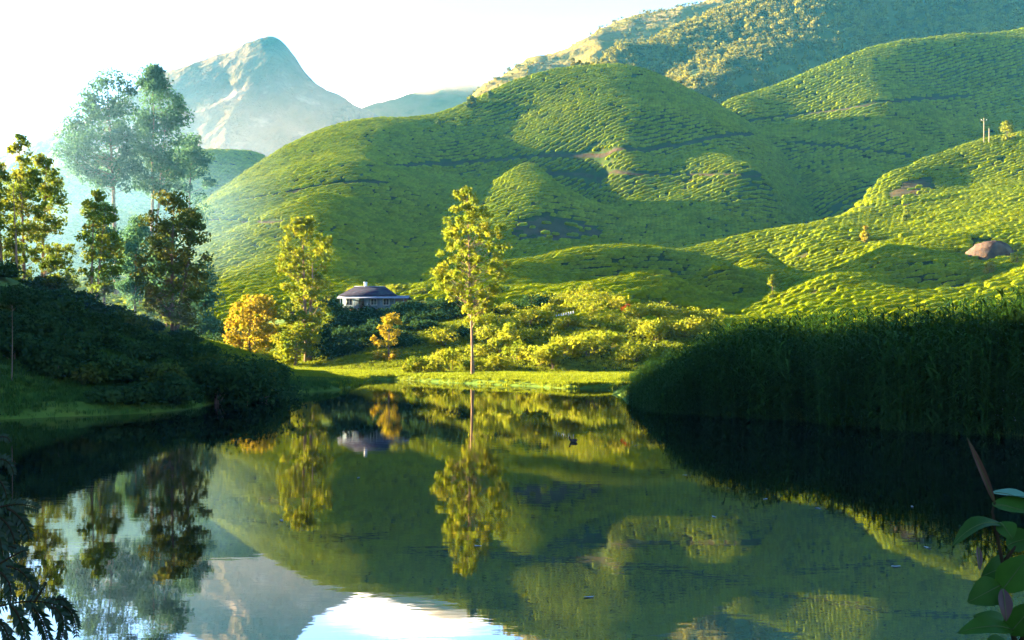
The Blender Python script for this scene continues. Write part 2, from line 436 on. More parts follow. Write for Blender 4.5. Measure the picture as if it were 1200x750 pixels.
# bank hill at the left: in view only as the dark slope at the frame's edge; its unseen rise outside is added to shade reeds, water and near plants
l_pts = [(-120, 285, 82), (0, 326, 86), (60, 346, 88), (110, 362, 90), (150, 382, 92), (210, 400, 94), (20, 336, 102), (115, 361, 102), (200, 396, 100), (-100, 320, 115),
         (0, 392, 68), (100, 408, 70), (180, 420, 74), (0, 432, 58), (100, 436, 62)]
l_hid = [(-75, 60, 20), (-95, 62, 30), (-100, 80, 34), (-92, 92, 33), (-125, 85, 36), (-92, 103, 30), (-110, 106, 30), (-100, 50, 24), (-130, 60, 32), (-70, 80, 19), (-160, 80, 34), (-160, 55, 22), (-100, 119, 17), (-140, 118, 18), (-75, 108, 13),
         (-60, 125, 7), (-100, 130, 8), (-150, 135, 8), (-62, 40, 4), (-90, 35, 26), (-110, 20, 30), (-88, 15, 24), (-90, -5, 26), (-115, -25, 28), (-95, -40, 24), (-140, 0, 30), (-160, 30, 28), (-66, 20, 2), (-66, 0, 3), (-66, -30, 4), (-35, 128, 3), (-28, 112, 2.0)]
hill_bank = Hill('bank_hill', l_pts, l_hid, box=(-200, -18, -90, 165), border_z=-4, step=1.6, noise=(0.5, 9), bstep=25).build(M['ground'], kind='structure')

# lake outline -> ground sheet, water
lake = [(-16, 7.0), (-40, 14), (-62, 26), (-52, 42), shore(-120, 497), shore(0, 492), shore(60, 489), shore(150, 486), shore(215, 481), shore(250, 473), shore(285, 468), shore(335, 462), shore(395, 457.5), shore(411, 453), shore(418, 450),
        shore(435, 446), shore(458, 445), shore(480, 446), shore(505, 447.5), shore(560, 450), shore(620, 453), shore(665, 455.5), shore(722, 455), shore(722, 462), shore(735, 472), shore(760, 480), shore(820, 485),
        shore(900, 489), shore(1000, 496), shore(1100, 504), shore(1200, 511), shore(1330, 516), (45, 30), (42, 16), (22, 8), (6, 7.5), (-6, 7.5)]
LK = np.array(lake)
def lake_sd(x, y):
    "signed distance to the shoreline, negative on the water"
    x = np.asarray(x, float); y = np.asarray(y, float)
    d = np.full(x.shape, 1e9); ins = np.zeros(x.shape, bool)
    for i in range(len(LK)):
        ax, ay = LK[i]; bx, by = LK[(i + 1) % len(LK)]
        ex, ey = bx - ax, by - ay
        t = np.clip(((x - ax) * ex + (y - ay) * ey) / (ex * ex + ey * ey), 0, 1)
        d = np.minimum(d, np.hypot(x - ax - t * ex, y - ay - t * ey))
        c = ((ay > y) != (by > y)) & (x < ex * (y - ay) / (ey if abs(ey) > 1e-9 else 1e-9) + ax)
        ins ^= c
    return np.where(ins, -d, d)

def ground_z(x, y):
    d = lake_sd(x, y) + 0.5 * fbm(x, y, 3.0, 3)
    z = np.where(d < 0, np.maximum(d * 0.6, -1.6), 0)
    z = z + np.where(d > 0, 0.45 * sstep(0, 0.7, d) + 0.25 * sstep(1, 8, d) + 0.10 * fbm(x, y, 5, 3), 0)
    left = sstep(-12, -22, x) * sstep(95, 80, y) * sstep(30, 45, y)
    z = z + np.where(d > 0, left * (0.35 * sstep(.3, 1.2, d) + 0.6 * sstep(2, 9, d)), 0)
    near = sstep(14, 9, y)
    z = z + near * np.where(d > 0, 1.5 * sstep(0, 4.0, d), 0)
    far = sstep(4, 60, d) * sstep(85, 110, y)
    z = z + far * (2.0 * sstep(110, 200, y))
    z = z + 10.5 * np.exp(-(((x + 22) / 34) ** 2 + ((y - 192) / 22) ** 2))
    return z

def axis(a, fine0, fine1, b, step):
    mid = np.arange(fine0, fine1 + step, step)
    lo = fine0 - np.geomspace(step * 2, fine0 - a, 22)[::-1] if fine0 > a else np.array([])
    hi = mid[-1] + np.geomspace(step * 2, b - mid[-1], 22)
    return np.concatenate([lo, mid, hi])
GX, GY = np.meshgrid(axis(-1240, -70, 75, 1150, 0.8), axis(-140, -12, 225, 2380, 0.8))
grid_obj('ground', GX, GY, ground_z(GX, GY), M['ground'], kind='structure')
wx, wy = np.meshgrid(np.linspace(-75, 60, 28), np.linspace(3, 160, 32))
grid_obj('lake_water', wx, wy, wx * 0, M['water'], kind='structure')

HILLS = [hill_near, hill_mid, hill_right, hill_left, hill_bank]
def surf_z(x, y):
    x = np.asarray(x, float); y = np.asarray(y, float)
    z = ground_z(x, y)
    for h in HILLS + [hill_forest, hill_dry]:
        x0, x1, y0, y1 = h.box
        k = (x > x0) & (x < x1) & (y > y0) & (y < y1)
        if np.any(k):
            zz = np.full(z.shape, -99.0); zz[k] = h(x[k], y[k]); z = np.maximum(z, zz)
    return z
def sz(x, y): return float(surf_z(np.array([x]), np.array([y]))[0])

# ------------------------------------------------------------------ instanced ground cover
def scatter(name, P, rot, scl, protos, **kw):
    P = np.asarray(P, np.float32); n = len(P)
    me = bpy.data.meshes.new(name)
    me.vertices.add(n); me.vertices.foreach_set('co', P.ravel())
    a = me.attributes.new('rot', 'FLOAT_VECTOR', 'POINT'); a.data.foreach_set('vector', np.asarray(rot, np.float32).ravel())
    a = me.attributes.new('scl', 'FLOAT_VECTOR', 'POINT'); a.data.foreach_set('vector', np.asarray(scl, np.float32).ravel())
    a = me.attributes.new('pick', 'INT', 'POINT'); a.data.foreach_set('value', RS(n).randint(0, len(protos), n).astype(np.int32))
    o = obj(name, me, None, kind='stuff', **kw)
    ng = bpy.data.node_groups.new(name, 'GeometryNodeTree')
    ng.interface.new_socket('Geometry', in_out='INPUT', socket_type='NodeSocketGeometry')
    ng.interface.new_socket('Geometry', in_out='OUTPUT', socket_type='NodeSocketGeometry')
    n_, l_ = ng.nodes, ng.links
    gi, go = n_.new('NodeGroupInput'), n_.new('NodeGroupOutput')
    ip = n_.new('GeometryNodeInstanceOnPoints'); ip.inputs['Pick Instance'].default_value = True
    jn = n_.new('GeometryNodeJoinGeometry')
    for p in reversed(protos):
        oi = n_.new('GeometryNodeObjectInfo'); oi.inputs['Object'].default_value = p; oi.inputs['As Instance'].default_value = True
        l_.new(oi.outputs['Geometry'], jn.inputs[0])
    def attr(nm, t):
        q = n_.new('GeometryNodeInputNamedAttribute'); q.data_type = t; q.inputs['Name'].default_value = nm
        return q.outputs['Attribute']
    l_.new(gi.outputs[0], ip.inputs['Points']); l_.new(jn.outputs[0], ip.inputs['Instance'])
    l_.new(attr('rot', 'FLOAT_VECTOR'), ip.inputs['Rotation']); l_.new(attr('scl', 'FLOAT_VECTOR'), ip.inputs['Scale'])
    l_.new(attr('pick', 'INT'), ip.inputs['Instance Index'])
    l_.new(ip.outputs[0], go.inputs[0])
    md = o.modifiers.new('scatter', 'NODES'); md.node_group = ng
    return o

def proto(name, me):
    return bpy.data.objects.new(name, me)       # unlinked: only the source of the instances

def cushion(seed, nu=16, nv=6):
    "clipped tea bush: low, flat-plucked, uneven cushion about 1.9 x 1.1 x 0.75 m"
    r = RS(seed); V = []
    ph = r.uniform(0, 6.28, 4)
    for j in range(nv):
        t = j / (nv - 1)
        a = -0.3 + t * (math.pi / 2 + 0.22)
        for i in range(nu):
            th = 2 * math.pi * (i + 0.5 * (j % 2)) / nu
            k = 1 + r.uniform(-.13, .13) + .10 * math.sin(3 * th + ph[0]) + .07 * math.sin(5 * th + ph[1])
            rad = max(math.cos(a), 0) ** 0.42 * k
            z = 0.30 + 0.42 * math.copysign(abs(math.sin(a)) ** 0.8, a) + r.uniform(-.05, .05)
            V.append((0.92 * rad * math.cos(th), 0.54 * rad * math.sin(th), z * 1.15))
    V.append((r.uniform(-.1, .1), 0, 0.88))
    Q = [(j * nu + i, j * nu + (i + 1) % nu, (j + 1) * nu + (i + 1) % nu, (j + 1) * nu + i) for j in range(nv - 1) for i in range(nu)]
    b = (nv - 1) * nu
    T = [(b + i, b + (i + 1) % nu, len(V) - 1) for i in range(nu)]
    # young shoots standing off the plucked surface
    V = np.array(V); S = V[nu:]
    n = 130
    A = S[r.randint(0, len(S), n)]; B = S[r.randint(0, len(S), n)]
    near = np.linalg.norm(A - B, axis=1) < .7
    P = np.where(near[:, None], (A + B) / 2, A) + r.normal(0, .03, (n, 3)) + np.array([0, 0, .03])
    nrm = (P - np.array([0, 0, .25])) * np.array([.5, .9, 1.2]) + r.normal(0, .35, (n, 3)); nrm /= np.linalg.norm(nrm, axis=1)[:, None]
    t = np.cross(nrm, r.normal(size=(n, 3))); t /= np.linalg.norm(t, axis=1)[:, None]
    t = t + nrm * r.uniform(.1, .7, (n, 1)); c = np.cross(nrm, t)
    L = r.uniform(.10, .20, (n, 1))
    LV = np.stack([P - t * L * .5, P + c * L * .35, P + t * L, P - c * L * .35], 1).reshape(-1, 3)
    LQ = np.arange(n * 4).reshape(-1, 4) + len(V)
    return mesh_np('tea_bush', np.vstack([V, LV]), [np.vstack([np.array(Q), LQ]), np.array(T)], M['tea'], False)
tea_meshes = [cushion(s) for s in range(7)]
tea_protos = [proto('tea_bush_source', m) for m in tea_meshes]

def inpoly(px, py, poly):
    poly = np.asarray(poly, float); ins = np.zeros(px.shape, bool)
    for i in range(len(poly)):
        ax, ay = poly[i]; bx, by = poly[(i + 1) % len(poly)]
        ins ^= ((ay > py) != (by > py)) & (px < (bx - ax) * (py - ay) / ((by - ay) or 1e-9) + ax)
    return ins
def seg_dist(px, py, line):
    d = np.full(px.shape, 1e9)
    for (ax, ay), (bx, by) in zip(line[:-1], line[1:]):
        ex, ey = bx - ax, by - ay
        t = np.clip(((px - ax) * ex + (py - ay) * ey) / (ex * ex + ey * ey), 0, 1)
        d = np.minimum(d, np.hypot(px - ax - t * ex, py - ay - t * ey))
    return d

def tea_rows(hill, ang, k, along, across, seed, warp=6.0, wscale=60.0):
    "bush positions along the level lines of (rotated y + k * height), so rows bend with the slope"
    x0, x1, y0, y1 = hill.box
    r = RS(seed); c, s = math.cos(ang), math.sin(ang)
    mx, my = (x0 + x1) / 2, (y0 + y1) / 2; R = math.hypot(x1 - x0, y1 - y0) / 2
    U, Vv = np.meshgrid(np.arange(-R, R, along), np.arange(-R, R, 0.5), indexing='ij')
    X = mx + U * c - Vv * s; Y = my + U * s + Vv * c
    ok = (X > x0) & (X < x1) & (Y > y0) & (Y < y1)
    Z = np.full(X.shape, -50.0); Z[ok] = hill(X[ok], Y[ok])
    G = (Vv + k * Z + warp * fbm(X, Y, wscale, 2)) / across
    fl = np.floor(G)
    cross = (fl[:, 1:] != fl[:, :-1]) & ok[:, 1:] & ok[:, :-1] & (np.abs(fl[:, 1:] - fl[:, :-1]) < 2)
    i, j = np.nonzero(cross)
    x, y = X[i, j], Y[i, j]
    gx = np.zeros_like(x); e = 1.0
    # row direction: perpendicular to the gradient of G
    def g(xx, yy): return -(xx - mx) * s + (yy - my) * c + k * hill(xx, yy) + warp * fbm(xx, yy, wscale, 2)
    gX = (g(x + e, y) - g(x - e, y)); gY = (g(x, y + e) - g(x, y - e))
    th = np.arctan2(gX, -gY) + math.pi
    x = x + r.uniform(-.12, .12, len(x)) * along; y = y + r.uniform(-.05, .05, len(x)) * across
    z = hill(x, y)
    zo = np.full(len(x), -99.0)
    for h in HILLS:
        if h is hill: continue
        bx0, bx1, by0, by1 = h.box
        m = (x > bx0) & (x < bx1) & (y > by0) & (y < by1)
        if m.any(): zo[m] = np.maximum(zo[m], h(x[m], y[m]))
    keep = (z > zo - 0.3) & (z > ground_z(x, y) + 0.2)
    dx = (hill(x + 1, y) - hill(x - 1, y)) / 2; dy = (hill(x, y + 1) - hill(x, y - 1)) / 2
    return np.stack([x, y, z], 1)[keep], th[keep], np.stack([dx, dy], 1)[keep]

# paths and bare ground seen on the slopes (photo lines, draped on the hills below)
PATHS = [
    ('central_tea_hill', hill_mid, [(430, 196), (500, 193), (560, 190), (640, 184), (720, 180), (790, 172), (850, 160), (884, 157)], 2.2),
    ('central_tea_hill', hill_mid, [(640, 204), (720, 206), (800, 205), (860, 206), (905, 212)], 1.8),
    ('central_tea_hill', hill_mid, [(246, 259), (290, 261), (330, 262), (360, 258)], 2.6),
    ('central_tea_hill', hill_mid, [(258, 240), (300, 233), (350, 224), (400, 215), (450, 214)], 1.6),
    ('right_tea_hill', hill_right, [(880, 143), (930, 136), (980, 130), (1030, 122), (1080, 116), (1140, 113)], 2.6),
    ('right_tea_hill', hill_right, [(930, 168), (980, 172), (1040, 180), (1080, 186)], 2.0),
    ('tea_slope_hill', hill_near, [(1000, 246), (1040, 243), (1090, 238), (1150, 226), (1198, 219)], 1.5),
    ('tea_slope_hill', hill_near, [(640, 372), (700, 366), (760, 358), (830, 368), (900, 374), (940, 372)], 1.6),
]
def ray_hill(hill, px, py, y0, y1):
    ys = np.arange(y0, y1, 0.5)
    x = (px - CX) / F * ys; z = CH + (HY - py) / F * ys
    b = hill.box; ok = (x > b[0]) & (x < b[1]) & (ys > b[2]) & (ys < b[3])
    d = np.where(ok, hill(x, ys) - z, -1)
    k = np.nonzero(d > 0)[0]
    return None if not len(k) else (x[k[0]], ys[k[0]])
def drape(hill, line, width, mat, lift=0.12):
    pts = []
    L = np.array(line, float)
    for (a, b) in zip(L[:-1], L[1:]):
        for t in np.linspace(0, 1, 14, endpoint=False):
            q = a + (b - a) * t
            h = ray_hill(hill, q[0], q[1], hill.box[2], hill.box[3])
            if h and (not pts or np.hypot(h[0] - pts[-1][0], h[1] - pts[-1][1]) < 30): pts.append(h)
    if len(pts) < 4: return None, None
    P = np.array(pts)
    for _ in range(6): P[1:-1] = (P[:-2] + P[1:-1] * 2 + P[2:]) / 4
    T = np.gradient(P, axis=0); T /= np.linalg.norm(T, axis=1)[:, None] + 1e-9
    N = np.stack([-T[:, 1], T[:, 0]], 1)
    cols = np.linspace(-.5, .5, 5) * width
    V = P[:, None] + cols[None, :, None] * N[:, None]
    x, y = V[..., 0], V[..., 1]
    z = hill(x, y) + lift
    return grid_obj('path', x, y, z, mat, kind='structure'), P
tracks = {}
for nm, h, line, w in PATHS:
    w *= .5
    o, P = drape(h, line, w, M['path'])
    if P is not None: tracks.setdefault(nm, []).append((P, w))

BARE = {'tea_slope_hill': [[(735, 352), (765, 350), (835, 368), (840, 392), (735, 392)], [(1138, 278), (1185, 275), (1198, 300), (1160, 308), (1136, 298)],
                           [(1040, 226), (1062, 212), (1092, 208), (1096, 222), (1070, 234), (1042, 236)], [(200, 352), (545, 352), (600, 374), (640, 378), (700, 374), (745, 384), (860, 392), (860, 460), (200, 460)]],
        'central_tea_hill': [[(598, 262), (640, 252), (690, 262), (712, 276), (660, 284), (600, 280)]]}

def plant_tea(hill, ang, k, along, across, size, seed, label, warp=6, wscale=60, split=0):
    P, th, gr = tea_rows(hill, ang, k, along, across, seed, warp, wscale)
    px, py = proj(P)
    keep = (px > -40) & (px < 1260) & (py > -20)
    bare = RS(seed + 9).rand(len(P)) < .18
    for q, poly in enumerate(BARE.get(hill.name, [])): keep &= ~inpoly(px, py, poly) | (bare & (q < 3))
    for T, w in tracks.get(hill.name, []):
        keep &= seg_dist(P[:, 0], P[:, 1], [tuple(t) for t in T]) > w * 0.5 + 0.55 * size
    r = RS(seed + 5)
    keep &= r.rand(len(P)) > 0.05 + .10 * (fbm(P[:, 0], P[:, 1], 9, 2) > .28)
    P, th, gr = P[keep], th[keep], gr[keep]
    n = len(P)
    # tilt with the slope
    rot = np.zeros((n, 3)); rot[:, 2] = th + r.uniform(-.08, .08, n)
    cz, sn = np.cos(rot[:, 2]), np.sin(rot[:, 2])
    rot[:, 0] = np.arctan(-gr[:, 0] * sn + gr[:, 1] * cz) * 0.7
    rot[:, 1] = -np.arctan(gr[:, 0] * cz + gr[:, 1] * sn) * 0.7
    s = size * r.uniform(.84, 1.14, (n, 1)) * np.stack([r.uniform(1.05, 1.5, n), r.uniform(.72, .88, n), r.uniform(.9, 1.2, n)], 1)
    P[:, 2] -= 0.06
    if split:
        px, py = proj(P)
        cand = np.nonzero((px > 620) & (px < 1195) & (py < 366) & (py > 200))[0]
        cand = cand[np.argsort(P[cand, 1])][:split]
        for q, i in enumerate(cand):
            o = obj('tea_bush', tea_meshes[q % 7], None, P[i], label='clipped round tea bush in the lowest rows of the near lit slope', category='tea bush', group='tea bushes low on the near slope')
            o.rotation_euler = rot[i]; o.scale = s[i]
        m = np.ones(n, bool); m[cand] = False
        P, rot, s = P[m], rot[m], s[m]
    scatter('tea_bushes', P, rot, s, tea_protos, label=label, category='tea bushes')
    return n
NT = []
NT.append(plant_tea(hill_near, 0.35, 1.0, 1.35, 2.1, .88, 1, 'rows of clipped tea bushes covering the near sunlit slope', 8, 50, split=300))
NT.append(plant_tea(hill_mid, 0.55, 0.7, 1.7, 2.85, 1.12, 2, 'rows of clipped tea bushes covering the central rounded hill', 10, 90))
NT.append(plant_tea(hill_right, 0.45, 0.7, 1.9, 3.2, 1.24, 3, 'rows of clipped tea bushes covering the high hill at the right', 10, 90))
NT.append(plant_tea(hill_left, -0.3, 0.4, 2.4, 2.4, 1.6, 4, 'tea bushes on the misty slope behind the tall trees', 10, 90))
print('tea', NT)

# ------------------------------------------------------------------ foliage builders
def leaf_quads(C, R, n, size, r, up=0.35):
    "n leaf-sized quads through each ellipsoid clump (centres C, radii R)"
    C = np.repeat(C, n, 0); R = np.repeat(R, n, 0); N = len(C)
    d = r.normal(size=(N, 3)); d /= np.linalg.norm(d, axis=1)[:, None]
    rad = r.uniform(0.25, 1.0, N) ** 0.55 * r.uniform(.85, 1.12, N)
    P = C + d * R * rad[:, None]
    nrm = d * 0.6 + r.normal(size=(N, 3)) * 0.7 + np.array([0, 0, up])
    nrm /= np.linalg.norm(nrm, axis=1)[:, None]
    t = np.cross(nrm, r.normal(size=(N, 3))); t /= np.linalg.norm(t, axis=1)[:, None] + 1e-9
    b = np.cross(nrm, t)
    s = size * r.uniform(.6, 1.35, N)[:, None]
    a = s * 0.62 * t; c = s * b * 0.36
    V = np.stack([P - a, P + c * 0.9 - a * .1, P + a, P - c], 1).reshape(-1, 3)
    Q = np.arange(N * 4).reshape(-1, 4)
    return V, Q

def tree(name, label, category, Y, base, env, trunk_px=None, clumps=40, cr=1.0, ln=90, ls=0.3, mat='gold', bark='bark_pale', tr=0.25, seed=0, group=None, flat=0.75, fork=None, depth=0.9, trunks=None):
    "env: [(py, left px, right px)] outline of the crown in the photo, top to bottom; base = (px, py) of the trunk foot"
    r = RS(seed + 1000)
    bx, by, _ = W(base[0], base[1], Y)
    zg = sz(bx, Y) - 0.15
    k = Y / F
    env = [(W(0, e[0], Y)[2], (e[1] - CX) * k, (e[2] - CX) * k) for e in env]
    ez = np.array([e[0] for e in env])[::-1]; el = np.array([e[1] for e in env])[::-1]; er = np.array([e[2] for e in env])[::-1]
    zt = ez[-1]
    root = empty(name, (bx, Y, zg), label=label, category=category, group=group)
    # clumps in the envelope, wider levels get more
    zz = np.linspace(ez[0], ez[-1], 200)
    ww = np.maximum(np.interp(zz, ez, er) - np.interp(zz, ez, el), 0.1)
    p = ww / ww.sum()
    C, R = [], []
    for i in range(clumps):
        z = r.choice(zz, p=p)
        l_, r_ = np.interp(z, ez, el), np.interp(z, ez, er)
        h = (r_ - l_) / 2
        cc = cr * r.uniform(.6, 1.25); cc = min(cc, max(h * 0.9, cr * .4))
        q = max(h - cc * 0.6, 0.05) * r.uniform(0.02, 1) ** .38; th = r.uniform(0, 2 * math.pi)
        z = min(z, zt - cc * flat * .8)
        C.append(((l_ + r_) / 2 + q * math.cos(th), Y + depth * q * math.sin(th), z)); R.append((cc, cc, cc * flat))
    C, R = np.array(C), np.array(R)
    V, Q = leaf_quads(C, R, ln, ls, r)
    off = np.array([bx, Y, zg])
    obj('crown', mesh_np('crown', V - off, Q, M[mat]), root)
    mb = MB()
    stems = trunks or [(base[0], (env[0][1] + env[0][2]) / 2 / k + CX, 1.0)]
    paths = []
    for (fx, tx, hf) in stems:
        x0 = (fx - CX) * k; x1 = (tx - CX) * k
        t = np.linspace(0, 1, 11); zz_ = zg + (zt * .97 - zg) * t * hf
        wob = np.cumsum(r.normal(0, 0.012 * (zt - zg) / 3, 11)) * t
        Pp = np.stack([x0 + (x1 - x0) * t ** 1.3 + wob - wob[0], Y + np.cumsum(r.normal(0, .03, 11)) * t, zz_], 1)
        Rr = tr * (1 - 0.88 * t) * (1 + 0.5 * np.exp(-t * 25))
        mb.tube(Pp - off, Rr, 8); paths.append((Pp, Rr))
    for c in C:
        Pp, Rr = paths[int(np.argmin([np.abs(p[0][:, 0] - c[0]).min() for p in paths]))] if len(paths) > 1 else paths[0]
        drop = 0.5 * np.hypot(c[0] - Pp[5, 0], c[1] - Pp[5, 1]) + 0.3
        zs = np.clip(c[2] - drop, zg + 0.15 * (zt - zg), Pp[-1, 2] - .1)
        s = np.array([np.interp(zs, Pp[:, 2], Pp[:, a]) for a in range(3)])
        rad = max(0.012, 0.33 * np.interp(zs, Pp[:, 2], Rr))
        mid = (s + c) / 2 + np.array([0, 0, -0.08 * np.linalg.norm(c - s)]) + r.normal(0, .05, 3)
        mb.tube(np.array([s, (s + mid) / 2 + r.normal(0, .02, 3), mid, c]) - off, [rad, rad * .75, rad * .5, rad * .2], 5, False)
    obj('trunk', mb.mesh('trunk', M[bark], True), root)
    return root

def shrub(name, label, x, y, w, h, d=None, mat='shrub', seed=0, group=None, n=9, ln=120, ls=0.16, category='shrub', z=None):
    r = RS(seed + 4000); d = d or w
    zg = (sz(x, y) if z is None else z) - 0.1
    root = empty(name, (x, y, zg), label=label, category=category, group=group)
    C, R = [], []
    for i in range(n):
        th = r.uniform(0, 2 * math.pi); q = math.sqrt(r.rand()) * .62
        hh = h * (1 - 0.45 * q) * r.uniform(.55, 1.0)
        cc = max(w, h) * r.uniform(.2, .32)
        C.append((q * w * .5 * math.cos(th) * 1.3, q * d * .5 * math.sin(th) * 1.3, max(hh - cc * .6, cc * .35))); R.append((cc, cc, cc * .75))
    C, R = np.array(C), np.array(R)
    V, Q = leaf_quads(C, R, ln, ls, r)
    V[:, 2] = np.maximum(V[:, 2], 0.02)
    obj('foliage', mesh_np('foliage', V, Q, M[mat]), root)
    mb = MB()
    for c in C[:6]:
        mb.tube(np.array([(c[0] * .15, c[1] * .15, -.1), (c[0] * .5, c[1] * .5, c[2] * .5), c]), [.05, .035, .012], 5, False)
    obj('stem', mb.mesh('stem', M['bark_dark'], True), root)
    return root

# ------------------------------------------------------------------ trees
tree('shore_tree', 'tall slender golden tree with long bare trunk on the far shore', 'tree', 113, (554, 426),
     [(212, 538, 553), (228, 527, 566), (250, 521, 580), (272, 510, 601), (290, 501, 600), (315, 496, 597), (335, 508, 596), (352, 524, 590), (376, 534, 582)],
     clumps=170, cr=.62, ln=48, ls=.34, mat='gold', tr=.17, seed=3, trunks=[(554, 548, 1.0)])
tree('yellow_tree', 'tall yellow tree with forked pale trunk and dark crown top beside the house', 'tree', 150, (360, 424),
     [(254, 345, 360), (265, 325, 385), (285, 322, 396), (310, 324, 396), (335, 326, 392), (355, 330, 398), (375, 320, 392), (395, 330, 375)],
     clumps=115, cr=1.0, ln=60, ls=.42, mat='gold', tr=.35, seed=5, trunks=[(360, 352, 1.0), (362, 366, .7)])
tree('orange_tree', 'low round orange leaved tree beside the tall yellow tree', 'tree', 148, (292, 424),
     [(345, 280, 310), (355, 270, 325), (375, 263, 332), (395, 263, 335), (412, 275, 330)], clumps=46, cr=1.35, ln=95, ls=.4, mat='orange', bark='bark_dark', tr=.22, seed=7)
tree('bushy_yellow_tree', 'bushy golden tree spreading below the tall yellow tree', 'tree', 142, (346, 426),
     [(378, 335, 365), (392, 318, 378), (408, 312, 380), (422, 322, 372)], clumps=34, cr=1.2, ln=95, ls=.38, mat='gold', bark='bark_dark', tr=.18, seed=9)
tree('small_golden_tree', 'small upright orange-gold tree standing below the house', 'tree', 136, (455, 430),
     [(367, 450, 466), (378, 440, 472), (395, 434, 472), (410, 436, 474), (425, 438, 472)], clumps=30, cr=.75, ln=85, ls=.3, mat='orange', bark='bark_dark', tr=.12, seed=11)
tree('broad_dark_tree', 'broad oval tree with russet leaves and dark right side on left bank', 'tree', 97, (203, 398),
     [(225, 185, 212), (238, 172, 232), (258, 165, 247), (285, 162, 250), (315, 160, 248), (340, 160, 246), (360, 165, 240), (378, 178, 232)],
     clumps=150, cr=.85, ln=55, ls=.32, mat='oak', bark='bark_dark', tr=.28, seed=13, trunks=[(203, 200, .95), (206, 225, .7)])
tree('bank_tree', 'slim twin trunked tree with two separate leaf masses on left bank', 'tree', 104, (110, 360),
     [(223, 108, 122), (240, 95, 133), (260, 92, 138), (285, 92, 145), (305, 92, 148), (325, 95, 140), (345, 100, 132)],
     clumps=95, cr=.64, ln=42, ls=.3, mat='euca', bark='bark_pale', tr=.14, seed=15, trunks=[(107, 110, 1.0), (113, 122, .92)])
tree('eucalyptus_tree', 'tall spire topped eucalyptus at the end of the left bank row', 'tree', 104, (28, 340),
     [(157, 16, 26), (170, 8, 36), (190, 6, 44), (215, 8, 50), (245, 5, 55), (275, 5, 50), (305, 8, 50), (325, 14, 42)],
     clumps=125, cr=.70, ln=42, ls=.3, mat='euca', tr=.17, seed=17, trunks=[(29, 22, 1.0)])
tree('eucalyptus_tree', 'broad topped eucalyptus standing between the spire topped one and the twin trunked tree', 'tree', 107, (50, 345),
     [(180, 40, 52), (200, 36, 70), (225, 34, 80), (250, 36, 82), (275, 38, 80), (300, 42, 92), (325, 50, 96), (340, 58, 90)],
     clumps=130, cr=.68, ln=42, ls=.3, mat='euca', tr=.17, seed=19, trunks=[(49, 55, 1.0)])
tree('eucalyptus_tree', 'eucalyptus with pale thin trunk at the outer edge of the bank row', 'tree', 101, (3, 332),
     [(190, -20, 8), (215, -25, 16), (245, -28, 20), (275, -25, 22), (305, -22, 24), (322, -15, 20)],
     clumps=110, cr=.70, ln=42, ls=.3, mat='euca', tr=.16, seed=21, trunks=[(3, -5, 1.0), (20, 14, .9)])
tree('misty_tree', 'huge spreading blue-green tree in the mist behind the left bank', 'tree', 215, (137, 300),
     [(84, 112, 148), (95, 100, 160), (112, 95, 160), (135, 82, 165), (160, 62, 165), (178, 58, 160), (200, 85, 165), (222, 100, 160)],
     clumps=110, cr=2.5, ln=120, ls=.55, mat='mistleaf', tr=.6, seed=23)
tree('misty_tree', 'tall pale trunked tree with ragged curling top in the mist', 'tree', 222, (178, 300),
     [(76, 172, 188), (92, 160, 200), (112, 155, 212), (135, 155, 225), (160, 150, 215), (185, 150, 225), (205, 150, 220), (225, 155, 205)],
     clumps=105, cr=2.5, ln=120, ls=.55, mat='mistleaf', tr=.5, seed=25, trunks=[(178, 178, 1.0), (176, 195, .75)])
tree('misty_tree', 'lower rounded misty tree where the tea slope begins', 'tree', 235, (222, 300),
     [(158, 215, 232), (170, 200, 245), (190, 195, 250), (212, 195, 252), (235, 198, 250), (258, 205, 240)],
     clumps=46, cr=2.6, ln=100, ls=.55, mat='mistleaf', bark='bark_dark', tr=.4, seed=27)
tree('misty_tree', 'pale misty understorey tree between the bank trees', 'tree', 200, (165, 330),
     [(262, 150, 170), (275, 138, 180), (300, 132, 190), (322, 138, 186)], clumps=30, cr=2.2, ln=90, ls=.5, mat='mistleaf', bark='bark_dark', tr=.3, seed=29)
for q, (px, Y, tp, wd, lab) in enumerate([(122, 186, 235, 44, 'dim misty tree rising behind the twin trunked bank tree'), (158, 180, 250, 44, 'dim misty tree filling the gap beside the broad oval tree'), (196, 176, 262, 46, 'dim misty tree half hidden behind the broad oval tree'), (238, 172, 300, 44, 'low dim tree between the broad oval tree and the orange tree')]):
    tree('valley_tree', lab, 'tree', Y, (px, 380), [(tp, px - wd * .12, px + wd * .12), (tp + 15, px - wd * .38, px + wd * .38), (tp + 45, px - wd * .5, px + wd * .5), (tp + 80, px - wd * .5, px + wd * .5), (tp + 105, px - wd * .35, px + wd * .35)],
         clumps=44, cr=1.9, ln=95, ls=.48, mat='mistleaf', bark='bark_dark', tr=.28, seed=350 + q)
def hill_tree(label, hill, px, py, hpx, wpx, mat, seed, Y0=None, Y1=None):
    h = ray_hill(hill, px, py, Y0 or hill.box[2], Y1 or hill.box[3])
    if not h: return
    Y = h[1]; k = Y / F
    tree('hillside_tree', label, 'tree', Y, (px, py), [(py - hpx, px - wpx * .15, px + wpx * .15), (py - hpx * .75, px - wpx * .4, px + wpx * .4), (py - hpx * .4, px - wpx * .5, px + wpx * .5), (py - hpx * .12, px - wpx * .4, px + wpx * .4)],
         clumps=14, cr=max(wpx * k * .24, .4), ln=60, ls=max(.25, 2.2 * k), mat=mat, bark='bark_dark', tr=.09 * hpx * k / 4, seed=seed)
hill_tree('small pale golden tree alone in the shaded gully of the near slope', hill_near, 905, 354, 32, 15, 'gold', 41)
